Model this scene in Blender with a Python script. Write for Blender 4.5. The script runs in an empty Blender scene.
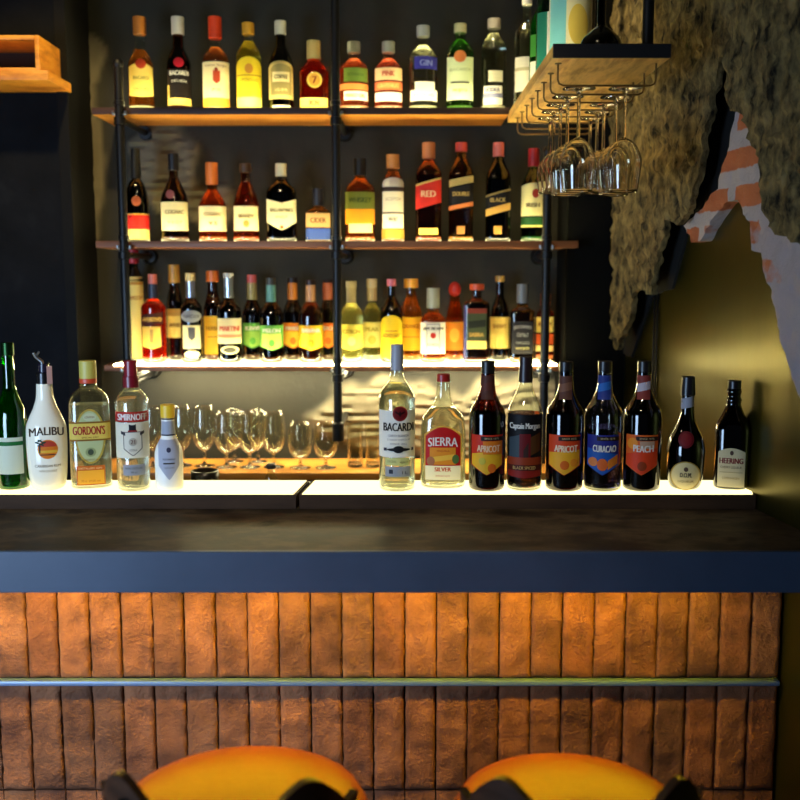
import bpy, bmesh, math, random
from mathutils import Vector, Matrix, noise
random.seed(7)
S = bpy.context.scene
COL = S.collection
PI = math.pi

# ------------------------------------------------------------------ camera geometry
EYE = 1.60
TH = math.radians(7.1)
FPX = 1000.0
CT, ST = math.cos(TH), math.sin(TH)

def ray(px, py):
    x = (px - 400) / FPX
    u = -(py - 400) / FPX
    return Vector((x, CT + u * ST, -ST + u * CT))
def zpix(py, Y):                       # world height seen in image row py at distance Y
    d = ray(400, py)
    return EYE + d.z / d.y * Y
def axis(Y, z):
    return Y * CT - (z - EYE) * ST
def xat(px, Y, z):
    return (px - 400) / FPX * axis(Y, z)
def yfor(py, z):                       # distance at which the level z is seen in row py
    d = ray(400, py)
    return (z - EYE) / (d.z / d.y)

# ------------------------------------------------------------------ materials
def lin(c):
    def f(v):
        v = v / 255.0
        return v / 12.92 if v <= 0.04045 else ((v + 0.055) / 1.055) ** 2.4
    return (f(c[0]), f(c[1]), f(c[2]), 1.0)
MC = {}
def newmat(name):
    m = bpy.data.materials.new(name); m.use_nodes = True
    nt = m.node_tree
    for n in list(nt.nodes): nt.nodes.remove(n)
    out = nt.nodes.new('ShaderNodeOutputMaterial')
    return m, nt, out
def N(nt, t, **kw):
    n = nt.nodes.new(t)
    for k, v in kw.items():
        if k.startswith('i_'):
            n.inputs[k[2:].replace('_', ' ')].default_value = v
        else:
            setattr(n, k, v)
    return n
def plain(c, rough=0.5, metal=0.0, spec=0.5, name='plain'):
    key = ('plain', c, rough, metal, spec)
    if key in MC: return MC[key]
    m, nt, out = newmat(name)
    b = N(nt, 'ShaderNodeBsdfPrincipled')
    b.inputs['Base Color'].default_value = lin(c)
    b.inputs['Roughness'].default_value = rough
    b.inputs['Metallic'].default_value = metal
    b.inputs['Specular IOR Level'].default_value = spec
    nt.links.new(b.outputs[0], out.inputs[0])
    MC[key] = m; return m
def paper(c):
    key = ('paper', c)
    if key in MC: return MC[key]
    m, nt, out = newmat('printed_paper')
    b = N(nt, 'ShaderNodeBsdfPrincipled')
    b.inputs['Base Color'].default_value = lin(c); b.inputs['Roughness'].default_value = 0.55
    b.inputs['Specular IOR Level'].default_value = 0.25
    t = N(nt, 'ShaderNodeBsdfTranslucent'); t.inputs['Color'].default_value = lin(c)
    mx = N(nt, 'ShaderNodeMixShader'); mx.inputs[0].default_value = 0.3
    nt.links.new(b.outputs[0], mx.inputs[1]); nt.links.new(t.outputs[0], mx.inputs[2])
    nt.links.new(mx.outputs[0], out.inputs[0])
    MC[key] = m; return m
def glass(c=(244, 248, 240), refl=0.8):
    key = ('glass', c, refl)
    if key in MC: return MC[key]
    m, nt, out = newmat('thin_glass')
    tr = N(nt, 'ShaderNodeBsdfTransparent'); tr.inputs[0].default_value = lin(c)
    gl = N(nt, 'ShaderNodeBsdfGlossy'); gl.inputs['Roughness'].default_value = 0.04
    gl.inputs['Color'].default_value = (1, 1, 1, 1)
    lw = N(nt, 'ShaderNodeLayerWeight'); lw.inputs[0].default_value = 0.5
    p = N(nt, 'ShaderNodeMath', operation='POWER'); p.inputs[1].default_value = 2.6
    ma = N(nt, 'ShaderNodeMath', operation='MULTIPLY_ADD'); ma.inputs[1].default_value = refl; ma.inputs[2].default_value = 0.06
    mx = N(nt, 'ShaderNodeMixShader')
    L = nt.links.new
    L(lw.outputs['Facing'], p.inputs[0]); L(p.outputs[0], ma.inputs[0]); L(ma.outputs[0], mx.inputs[0])
    L(tr.outputs[0], mx.inputs[1]); L(gl.outputs[0], mx.inputs[2]); L(mx.outputs[0], out.inputs[0])
    MC[key] = m; return m
def liquid(c, rough=0.0, ior=1.36, haze=None):
    key = ('liquid', c, rough, ior, haze)
    if key in MC: return MC[key]
    m, nt, out = newmat('spirit_liquid')
    g = N(nt, 'ShaderNodeBsdfPrincipled')
    col = tuple(v ** .6 for v in lin(c))
    g.inputs['Base Color'].default_value = col; g.inputs['Roughness'].default_value = rough
    g.inputs['Transmission Weight'].default_value = 1.0; g.inputs['IOR'].default_value = ior
    if haze is None: haze = .26 if max(c) > 130 and max(c) - min(c) > 70 else 0
    if haze:
        t_ = N(nt, 'ShaderNodeBsdfTranslucent'); t_.inputs['Color'].default_value = col
        mx = N(nt, 'ShaderNodeMixShader'); mx.inputs[0].default_value = haze
        nt.links.new(g.outputs[0], mx.inputs[1]); nt.links.new(t_.outputs[0], mx.inputs[2]); nt.links.new(mx.outputs[0], out.inputs[0])
    else:
        nt.links.new(g.outputs[0], out.inputs[0])
    MC[key] = m; return m
def emit(c, strength, name='led_light'):
    m, nt, out = newmat(name)
    e = N(nt, 'ShaderNodeEmission'); e.inputs[0].default_value = (c[0], c[1], c[2], 1); e.inputs[1].default_value = strength
    nt.links.new(e.outputs[0], out.inputs[0]); return m
def textured(name, stops, scale=(1, 1, 1), nscale=5.0, detail=8, rough=0.6, bump=0.3, bscale=None, metal=0.0, rough2=None, dist=0.01, ntype=None, coat=0.0, spec=.5):
    m, nt, out = newmat(name); L = nt.links.new
    tc = N(nt, 'ShaderNodeTexCoord'); mp = N(nt, 'ShaderNodeMapping'); mp.inputs['Scale'].default_value = scale
    L(tc.outputs['Object'], mp.inputs[0])
    nz = N(nt, 'ShaderNodeTexNoise'); nz.inputs['Scale'].default_value = nscale; nz.inputs['Detail'].default_value = detail
    nz.inputs['Roughness'].default_value = 0.62
    L(mp.outputs[0], nz.inputs[0])
    cr = N(nt, 'ShaderNodeValToRGB'); el = cr.color_ramp.elements
    while len(el) < len(stops): el.new(0.5)
    for e, (p, c) in zip(el, stops): e.position = p; e.color = lin(c)
    L(nz.outputs['Fac'], cr.inputs[0])
    b = N(nt, 'ShaderNodeBsdfPrincipled'); b.inputs['Roughness'].default_value = rough; b.inputs['Metallic'].default_value = metal
    b.inputs['Coat Weight'].default_value = coat; b.inputs['Specular IOR Level'].default_value = spec
    L(cr.outputs[0], b.inputs['Base Color'])
    if rough2 is not None:
        mr = N(nt, 'ShaderNodeMapRange'); mr.inputs[1].default_value = .3; mr.inputs[2].default_value = .7
        mr.inputs[3].default_value = rough; mr.inputs[4].default_value = rough2
        L(nz.outputs['Fac'], mr.inputs[0]); L(mr.outputs[0], b.inputs['Roughness'])
    if bump:
        n2 = N(nt, 'ShaderNodeTexNoise'); n2.inputs['Scale'].default_value = bscale or nscale * 3; n2.inputs['Detail'].default_value = 8
        L(mp.outputs[0], n2.inputs[0])
        bp = N(nt, 'ShaderNodeBump'); bp.inputs['Strength'].default_value = bump; bp.inputs['Distance'].default_value = dist
        L(n2.outputs['Fac'], bp.inputs['Height']); L(bp.outputs[0], b.inputs['Normal'])
    L(b.outputs[0], out.inputs[0]); return m

M_WOOD = textured('warm_wood', [(.3, (176, 104, 34)), (.52, (220, 142, 50)), (.72, (236, 170, 74))], (1, 14, 14), 3.0, 6, .45, .15)
M_WOODY = textured('warm_wood_lengthwise', [(.3, (176, 124, 54)), (.5, (244, 196, 104)), (.6, (196, 140, 64)), (.75, (250, 216, 138))], (7, 1.2, 7), 3.0, 6, .5, .15)
M_SHELFWOOD = textured('shelf_wood', [(.3, (104, 58, 30)), (.55, (150, 92, 52)), (.75, (170, 112, 66))], (1.2, 12, 12), 3.0, 6, .5, .15)
M_CRATE = textured('crate_wood', [(.3, (176, 100, 24)), (.5, (228, 150, 44)), (.75, (240, 178, 70))], (3, 3, 12), 3.0, 6, .5, .15)
M_BLACK = plain((16, 16, 18), .42, 0.3, name='black_pipe_metal')
M_STEEL = plain((178, 182, 186), .28, 1.0, name='steel')
M_LED = emit((1.0, .86, .38), 6.0, 'warm_led_shelf')
M_LED2 = emit((1.0, .88, .50), 75.0, 'warm_led_strip')
M_STEP = emit((1.0, .85, .40), 2.3, 'warm_led_panel')
M_AMBER = emit((1.0, .67, .010), 64.0, 'amber_led_strip')
M_FRONT = emit((1.0, .87, .42), 88.0, 'warm_led_tape')
M_BASE = liquid((250, 244, 226), .3, 1.45, .75)

# ------------------------------------------------------------------ object helpers
def link(o, parent=None):
    COL.objects.link(o)
    if parent is not None: o.parent = parent
    return o
def mesh_from_bm(name, bm, mats, smooth=True):
    me = bpy.data.meshes.new(name); bm.normal_update(); bm.to_mesh(me); bm.free()
    for m in (mats if isinstance(mats, (list, tuple)) else [mats]): me.materials.append(m)
    if smooth:
        for p in me.polygons: p.use_smooth = True
    return me
def obj(name, bm, mats, parent=None, smooth=True, auto=None):
    me = mesh_from_bm(name, bm, mats, smooth)
    o = bpy.data.objects.new(name, me)
    if smooth and auto:
        me.set_sharp_from_angle(angle=math.radians(auto))
    return link(o, parent)
def tag(o, label, cat, group=None):
    o['label'] = label; o['category'] = cat
    if group: o['group'] = group
    return o
def thing(name, label, cat, loc, group=None, rz=0):
    o = bpy.data.objects.new(name, None); o.empty_display_size = .05
    o.location = loc; o.rotation_euler = (0, 0, rz)
    return tag(link(o), label, cat, group)
def struct(name, bm, mats, smooth=False, auto=None):
    o = obj(name, bm, mats, None, smooth, auto); o['kind'] = 'structure'; return o

def box(bm, x0, x1, y0, y1, z0, z1, bev=0.0, seg=2, mi=0):
    r = bmesh.ops.create_cube(bm, size=1.0)
    vs = r['verts']
    for v in vs:
        v.co = Vector(((x0 + x1) / 2 + v.co.x * (x1 - x0), (y0 + y1) / 2 + v.co.y * (y1 - y0), (z0 + z1) / 2 + v.co.z * (z1 - z0)))
    fs = set(f for v in vs for f in v.link_faces)
    for f in fs: f.material_index = mi
    if bev:
        es = list(set(e for v in vs for e in v.link_edges))
        bmesh.ops.bevel(bm, geom=es, offset=bev, segments=seg, affect='EDGES', profile=.5)
def newbm(): return bmesh.new()
def boxbm(*a, **k):
    bm = newbm(); box(bm, *a, **k); return bm
def tube(bm, pts, r, seg=12, cap=True):
    pts = [Vector(p) for p in pts]; rings = []
    rs = r if isinstance(r, (list, tuple)) else [r] * len(pts)
    prev = None
    for i, p in enumerate(pts):
        t = (pts[min(i + 1, len(pts) - 1)] - pts[max(i - 1, 0)]).normalized()
        if prev is None:
            a = Vector((0, 0, 1)) if abs(t.z) < .9 else Vector((1, 0, 0))
            u = t.cross(a).normalized()
        else:
            u = (prev - t * prev.dot(t)).normalized()
        prev = u; w = t.cross(u)
        rings.append([bm.verts.new(p + (u * math.cos(2 * PI * k / seg) + w * math.sin(2 * PI * k / seg)) * rs[i]) for k in range(seg)])
    for a, b in zip(rings, rings[1:]):
        for k in range(seg):
            bm.faces.new((a[k], a[(k + 1) % seg], b[(k + 1) % seg], b[k]))
    if cap:
        bm.faces.new(list(reversed(rings[0]))); bm.faces.new(rings[-1])
def lathe(bm, prof, seg=24, cx=0, cy=0, capb=True, capt=True, ridges=None):
    rings = []
    for (r, z) in prof:
        rings.append([bm.verts.new((cx + r * math.cos(2 * PI * k / seg), cy + r * math.sin(2 * PI * k / seg), z)) for k in range(seg)])
    for a, b in zip(rings, rings[1:]):
        for k in range(seg):
            bm.faces.new((a[k], a[(k + 1) % seg], b[(k + 1) % seg], b[k]))
    if capb: bm.faces.new(list(reversed(rings[0])))
    if capt: bm.faces.new(rings[-1])
def prism(bm, poly, z0, z1):
    b = [bm.verts.new((x, y, z0)) for x, y in poly]; t = [bm.verts.new((x, y, z1)) for x, y in poly]
    n = len(poly)
    for i in range(n): bm.faces.new((b[i], b[(i + 1) % n], t[(i + 1) % n], t[i]))
    bm.faces.new(list(reversed(b))); bm.faces.new(t)
    bmesh.ops.recalc_face_normals(bm, faces=bm.faces[:])
def pchip(pts):
    pts = sorted(pts); xs = [p[0] for p in pts]; ys = [p[1] for p in pts]; n = len(xs)
    h = [xs[i + 1] - xs[i] for i in range(n - 1)]; d = [(ys[i + 1] - ys[i]) / h[i] for i in range(n - 1)]
    m = [0.0] * n
    m[0] = d[0]; m[-1] = d[-1]
    for i in range(1, n - 1):
        if d[i - 1] * d[i] > 0:
            w1 = 2 * h[i] + h[i - 1]; w2 = h[i] + 2 * h[i - 1]
            m[i] = (w1 + w2) / (w1 / d[i - 1] + w2 / d[i])
    def f(x):
        if x <= xs[0]: return ys[0]
        if x >= xs[-1]: return ys[-1]
        for i in range(n - 1):
            if x <= xs[i + 1]:
                t = (x - xs[i]) / h[i]; t2 = t * t; t3 = t2 * t
                return ys[i] * (2 * t3 - 3 * t2 + 1) + m[i] * h[i] * (t3 - 2 * t2 + t) + ys[i + 1] * (3 * t2 - 2 * t3) + m[i + 1] * h[i] * (t3 - t2)
    return f

TXT = {}
def text_mesh(s):
    if s in TXT: return TXT[s]
    cu = bpy.data.curves.new('lettering', 'FONT'); cu.body = s; cu.align_x = 'CENTER'; cu.offset = 0; cu.resolution_u = 3
    o = bpy.data.objects.new('lettering', cu); COL.objects.link(o)
    dg = bpy.context.evaluated_depsgraph_get()
    me = o.evaluated_get(dg).to_mesh()
    tb = bmesh.new(); tb.from_mesh(me)
    xs_ = [v.co.x for v in tb.verts]; ys_ = [v.co.y for v in tb.verts]
    for k, lo, hi, ax in ((3 * len(s), min(xs_), max(xs_), 0), (4, min(ys_), max(ys_), 1)):
        for i in range(1, k):
            c = Vector((0, 0, 0)); c[ax] = lo + (hi - lo) * i / k; nn = Vector((0, 0, 0)); nn[ax] = 1
            bmesh.ops.bisect_plane(tb, geom=tb.verts[:] + tb.edges[:] + tb.faces[:], plane_co=c, plane_no=nn, dist=1e-6)
    tb.verts.index_update()
    vs = [(v.co.x, v.co.y) for v in tb.verts]; fs = [tuple(v.index for v in p.verts) for p in tb.faces]; tb.free()
    o.evaluated_get(dg).to_mesh_clear()
    bpy.data.objects.remove(o); bpy.data.curves.remove(cu)
    x0 = min(v[0] for v in vs); x1 = max(v[0] for v in vs); y0 = min(v[1] for v in vs); y1 = max(v[1] for v in vs)
    vs = [((x - x0) / (x1 - x0) - .5, (y - y0) / (y1 - y0) - .5) for x, y in vs]
    TXT[s] = (vs, fs); return TXT[s]

# ------------------------------------------------------------------ bottle maker (sizes measured in image pixels at the bottle's distance)
def bottle(label, cx, base, prof, group, Y=None, zs=0, glassc=None, opaque=None, liq=None, fill=None, n=2, dr=1.0,
           caps=(), labels=(), seg=28, name='liquor_bottle', cat='bottle', rough=.12, rz=0):
    hwmax = max(h for _, h in prof)
    if Y is None:
        Y = yfor(base, zs)
        Y += hwmax / 440.0 * dr * .1
    s = 1.0 / (FPX / axis(Y, zs))           # metres per pixel
    zb = zpix(base, Y)
    Z = lambda y: zpix(y, Y) - zb
    x = xat(cx, Y, zs + .1)
    root = thing(name, label, cat, (x, Y, zs + .0006), group, rz - math.atan2(x, Y))
    pts = [(-y, h) for y, h in prof]
    f = pchip(pts); R = lambda y: f(-y)
    ytop = min(y for y, _ in prof); ybot = base
    hmin = min(h for y, h in prof)
    def neff(h):
        t = max(0, min(1, (h - hmin) / max(.01, (hwmax - hmin)))); t = t * t * (3 - 2 * t)
        return 2 + (n - 2) * t, 1 + (dr - 1) * t
    def ring(bm, h, z, hs=None):
        ne, de = neff(h if hs is None else hs); out = []
        for k in range(seg):
            a = 2 * PI * k / seg; c = math.cos(a); q = math.sin(a)
            out.append(bm.verts.new((h * s * math.copysign(abs(c) ** (2 / ne), c), de * h * s * math.copysign(abs(q) ** (2 / ne), q), z)))
        return out
    def shell(name_, inset, ylow, yhigh, mat, rb=.78, auto=None):
        bm = newbm(); rings = []
        H = ylow - yhigh; steps = max(14, int(H / 1.6)); e = min(3.0, hwmax * .16)
        rings.append(ring(bm, max(.5, (R(ylow) - inset) * rb), Z(ylow), R(ylow)))
        rings.append(ring(bm, max(.5, (R(ylow) - inset) * (rb + 1) / 2 + 0.3), Z(ylow - e * .22), R(ylow)))
        rings.append(ring(bm, max(.5, (R(ylow - e * .6) - inset) * .985), Z(ylow - e * .6), R(ylow)))
        for i in range(steps + 1):
            y = ylow - e - (H - e) * i / steps
            rings.append(ring(bm, max(.5, R(y) - inset), Z(y), R(y)))
        for a, b in zip(rings, rings[1:]):
            for k in range(seg): bm.faces.new((a[k], a[(k + 1) % seg], b[(k + 1) % seg], b[k]))
        bm.faces.new(list(reversed(rings[0]))); bm.faces.new(rings[-1])
        return obj(name_, bm, mat, root, True, 60)
    if opaque is not None:
        shell('bottle_body', 0, ybot, ytop, plain(opaque, rough, 0, .5, 'bottle_plastic'))
    else:
        shell('glass_body', 0, ybot, ytop, glass(glassc or (244, 248, 240)))
        if liq is not None:
            fl = fill if fill is not None else ytop + 6
            bh = 3.4 if zs == ZS else 5.0
            shell('glass_base', .5, ybot - .3, ybot - bh, M_BASE, .8)
            shell('liquid', .7, ybot - bh - .2, fl, liquid(liq, haze=.15 if zs == ZS and min(liq) > 180 else None), .94)
    for c in caps:
        nm, y0, y1, h0, colr = c[:5]
        o_ = c[5] if len(c) > 5 else {}
        h1 = o_.get('h1', h0); bm = newbm()
        hh = Z(y1) - Z(y0); bv = min(.0012, hh * .2)
        zz0, zz1 = Z(y0), Z(y1)
        if o_.get('round'):
            pr = [(h0 * s * math.sin(a) , (zz0 + zz1) / 2 - hh / 2 * math.cos(a)) for a in [PI * (.06 + .88 * i / 10) for i in range(11)]]
        else:
            pr = [(h0 * s - bv, zz0), (h0 * s, zz0 + bv), (h0 * s * .5 + h1 * s * .5, (zz0 + zz1) / 2), (h1 * s, zz1 - bv), (h1 * s - bv, zz1)]
            if o_.get('lip'):
                pr = pr[:2] + [(h0 * s, zz0 + hh * .25), ((h0 + o_['lip']) * s, zz0 + hh * .28), ((h0 + o_['lip']) * s, zz1 - bv), (h0 * s, zz1)]
        lathe(bm, pr, 20)
        obj(nm, bm, plain(colr, o_.get('rough', .4), o_.get('metal', 0), .5, 'cap_finish'), root, True, 40)
    def front(xp, yp, off):
        h = max(.5, R(yp)); ne, de = neff(h); h2 = h + off
        q = max(-.985, min(.985, xp / h2))
        return Vector((q * h2 * s, -de * h2 * s * (1 - abs(q) ** ne) ** (1 / ne), Z(yp)))
    todo = []
    for lab in labels:
        cl = []
        for it in lab[1]:
            bb = (it[2] - it[4] / 2, it[2] + it[4] / 2, it[3] - it[5] / 2, it[3] + it[5] / 2) if it[0] == 'text' else (it[1], it[2], min(it[3:5]), max(it[3:5]))
            hit = [c for c in cl if bb[0] < c[0][1] + .1 and bb[1] > c[0][0] - .1 and bb[2] < c[0][3] + .1 and bb[3] > c[0][2] - .1]
            if not hit: cl.append([bb, [it]])
            else:
                c = hit[0]; c[1].append(it)
                c[0] = (min(c[0][0], bb[0]), max(c[0][1], bb[1]), min(c[0][2], bb[2]), max(c[0][3], bb[3]))
                for c2 in hit[1:]:
                    if c2[0][3] - c2[0][2] > 0 and it[0] != 'text':
                        c[1] += c2[1]; c[0] = (min(c[0][0], c2[0][0]), max(c[0][1], c2[0][1]), min(c[0][2], c2[0][2]), max(c[0][3], c2[0][3])); cl.remove(c2)
        todo += [(lab[0], c[1]) for c in cl]
    for lab in todo:
        nm, items = lab
        bm = newbm(); mats = []; off = .22
        def mi(c):
            m = paper(c)
            if m not in mats: mats.append(m)
            return mats.index(m)
        for it in items:
            sh = it[0]
            if sh == 'text':
                _, st, tx, ty, w, hgt, colr = it[:7]
                arc = it[7] if len(it) > 7 else 0
                vs, fs = text_mesh(st)
                k = mi(colr)
                for dx in ((-.28, .28) if hgt > 3.4 else (0,)):       # bold face
                    bv_ = [bm.verts.new(front(tx + vx * w + dx, ty - vy * hgt + arc * (vx * 2) ** 2, off + .03 * (dx > 0))) for vx, vy in vs]
                    for fv in fs:
                        fc = bm.faces.new([bv_[i] for i in fv]); fc.material_index = k
            else:
                _, x0, x1, y0, y1, colr = it[:6]
                p = list(it[6:]) + [0, 0]
                nx = max(4, min(26, int((x1 - x0) / 1.6))); ny = max(2, min(14, int((y1 - y0) / 3)))
                if sh == 'disc': nx = max(nx, 14)
                k = mi(colr); grid = []
                for i in range(nx + 1):
                    t = -1 + 2 * i / nx
                    if sh == 'disc': t = math.sin(t * PI / 2) * .999
                    xx = (x0 + x1) / 2 + t * (x1 - x0) / 2
                    top, bot = y0, y1
                    if sh == 'arch': top = y0 + p[0] * t * t; bot = y1 - p[1] * t * t
                    elif sh == 'dome': top = y0 + p[0] * (1 - math.sqrt(max(0, 1 - t * t))); bot = y1 - p[1] * abs(t)
                    elif sh == 'shield': top = y0 + p[1] * abs(t); bot = y1 - p[0] * abs(t) ** 1.15
                    elif sh == 'slant': top = y0 - p[0] * t; bot = y1 - p[0] * t
                    elif sh == 'disc':
                        c_ = (y0 + y1) / 2; r_ = (y1 - y0) / 2 * math.sqrt(max(0, 1 - t * t)); top, bot = c_ - r_, c_ + r_
                    elif sh == 'wave': top = y0 + p[0] * math.sin(t * 3.0 + p[1])
                    grid.append([bm.verts.new(front(xx, bot + (top - bot) * j / ny, off)) for j in range(ny + 1)])
                for i in range(nx):
                    for j in range(ny):
                        fc = bm.faces.new((grid[i][j], grid[i + 1][j], grid[i + 1][j + 1], grid[i][j + 1])); fc.material_index = k
            off += .09
        o = obj(nm, bm, mats, root, True)
    return root, s, Z

# ------------------------------------------------------------------ setting
Z1, Z2, Z3 = EYE + .480, EYE + .099, EYE - .262      # upper faces of the three back shelves
ZL = EYE - .588                                     # back ledge
ZS = EYE - .480                                     # lit display step
ZC = EYE - .514                                     # counter top
YF, YW = 2.97, 3.21                                 # shelf front, back wall

struct('floor', boxbm(-3.2, 1.6, -2.6, 3.4, -.08, 0), textured('dark_concrete_floor', [(.3, (38, 34, 32)), (.7, (62, 56, 52))], (1, 1, 1), 4, 8, .5, .1))
struct('ceiling', boxbm(-3.2, 1.6, -2.6, 3.4, 2.9, 3.0), plain((34, 32, 30), .9, name='ceiling_paint'))

def backwall_mat():
    m, nt, out = newmat('dark_plaster_wall'); L = nt.links.new
    tc = N(nt, 'ShaderNodeTexCoord'); nz = N(nt, 'ShaderNodeTexNoise'); nz.inputs['Scale'].default_value = 3.5; nz.inputs['Detail'].default_value = 9
    L(tc.outputs['Object'], nz.inputs[0])
    cr = N(nt, 'ShaderNodeValToRGB'); e = cr.color_ramp.elements
    e[0].position = .35; e[0].color = lin((30, 29, 23)); e[1].position = .7; e[1].color = lin((45, 43, 33))
    L(nz.outputs['Fac'], cr.inputs[0])
    b = N(nt, 'ShaderNodeBsdfPrincipled'); b.inputs['Roughness'].default_value = .8
    at = N(nt, 'ShaderNodeAttribute'); at.attribute_name = 'stone'
    mx = N(nt, 'ShaderNodeMix', data_type='RGBA'); L(at.outputs['Fac'], mx.inputs['Factor']); L(cr.outputs[0], mx.inputs['A'])
    mx.inputs['B'].default_value = lin((116, 108, 88))
    L(mx.outputs['Result'], b.inputs['Base Color'])
    n2 = N(nt, 'ShaderNodeTexNoise'); n2.inputs['Scale'].default_value = 40; n2.inputs['Detail'].default_value = 6
    L(tc.outputs['Object'], n2.inputs[0])
    bp = N(nt, 'ShaderNodeBump'); bp.inputs['Strength'].default_value = .25; bp.inputs['Distance'].default_value = .006
    L(n2.outputs['Fac'], bp.inputs['Height']); L(bp.outputs[0], b.inputs['Normal'])
    L(b.outputs[0], out.inputs[0]); return m
def make_back_wall():
    bm = newbm(); lay = bm.verts.layers.float.new('stone')
    x0, x1, z0, z1 = -1.15, .72, .75, 2.9; dx = .0125
    nx, nz = int((x1 - x0) / dx), int((z1 - z0) / dx)
    def P(px, py): return (xat(px, YW, zpix(py, YW)), zpix(py, YW))
    patches = [(*P(90, 150), .045, .28, 0), (*P(165, 170), .12, .14, 1), (*P(205, 205), .1, .06, 1),
               (*P(390, 418), .26, .14, 1), (*P(520, 420), .25, .14, 1), (*P(88, 60), .05, .1, 0)]
    g = []
    for i in range(nx + 1):
        row = []
        for j in range(nz + 1):
            x = x0 + i * dx; z = z0 + j * dx; m = 0; kind = 0
            for (a, b, ra, rb, k) in patches:
                d = math.hypot((x - a) / ra, (z - b) / rb) + .45 * noise.noise(Vector((x * 12, z * 12, a)))
                w = max(0, min(1, (1.05 - d) * 5))
                if w > m: m = w; kind = k
            y = YW
            if m > 0:
                if kind == 1:   # ledges of laid stone
                    zz = z * 32 + 1.3 * noise.noise(Vector((x * 6, z * 3, 1))); fr = zz - math.floor(zz)
                    y -= m * (.004 + .012 * min(1, fr * 3) * min(1, (1 - fr) * 3) + .008 * abs(noise.noise(Vector((x * 25, z * 40, 2)))))
                else:
                    y -= m * (.022 * abs(noise.noise(Vector((x * 26, z * 20, 5)))) + .004)
            v = bm.verts.new((x, y, z)); v[lay] = m * .8; row.append(v)
        g.append(row)
    for i in range(nx):
        for j in range(nz):
            bm.faces.new((g[i][j], g[i + 1][j], g[i + 1][j + 1], g[i][j + 1]))
    # back of the wall so that it has depth
    box(bm, -1.4, .80, YW + .03, YW + .12, 0, 2.9)
    box(bm, -1.4, .80, YW, YW + .03, 0, z0)
    return struct('wall_back', bm, backwall_mat(), True, 50)
make_back_wall()

M_PILLAR = textured('dark_blue_plaster', [(.3, (12, 14, 18)), (.55, (20, 22, 27)), (.75, (34, 36, 40))], (1, 1, 1), 5, 9, .9, .5, 9, dist=.02, spec=.15)
xe = xat(77, 3.0, EYE)
struct('wall_left', boxbm(-3.2, xe - .035, 3.0, YW + .12, 0, 2.9), M_PILLAR)
struct('trim_1', boxbm(xe - .035, xe, 2.985, YW, 0, 2.9, bev=.003), plain((14, 14, 15), .8, 0, .2, name='dark_trim_paint'))
struct('wall_side_left', boxbm(-3.2, -3.1, -2.6, 3.0, 0, 2.9), M_PILLAR)
# black recess column beside the shelves
struct('trim_2', boxbm(xat(566, 3.03, EYE), .70, 3.03, YW + .02, 0, 2.9, bev=.004), plain((9, 9, 8), .9, 0, .1, name='black_column_paint'))

# ---- right wall, running towards the camera, with broken render over bricks
W0 = Vector((.660, 3.22, 0)); W1 = Vector((.795, 2.15, 0))
WD = (W1 - W0).normalized(); WN = Vector((WD.y, -WD.x, 0))
if WN.x > 0: WN = -WN
WROT = Matrix(((WD.x, WN.x, 0, W0.x), (WD.y, WN.y, 0, W0.y), (0, 0, 1, 0), (0, 0, 0, 1)))
def wall_uv(px, py, t):
    d = ray(px, py); o = Vector((0, 0, EYE)); p0 = W0 + WN * t
    k = (p0 - o).dot(WN) / d.dot(WN)
    p = o + d * k; q = p - W0
    return q.dot(WD), p.z
M_OLIVE = textured('olive_metal_panel', [(.3, (74, 67, 22)), (.6, (88, 80, 28)), (.8, (98, 88, 34))], (1, 1, .4), 3, 6, .3, .06, 22, metal=.85, dist=.004)
bm = newbm(); box(bm, -.1, 3.6, -.12, 0, 0, 2.9)
o = struct('wall_right', bm, M_OLIVE); o.matrix_world = WROT

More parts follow.
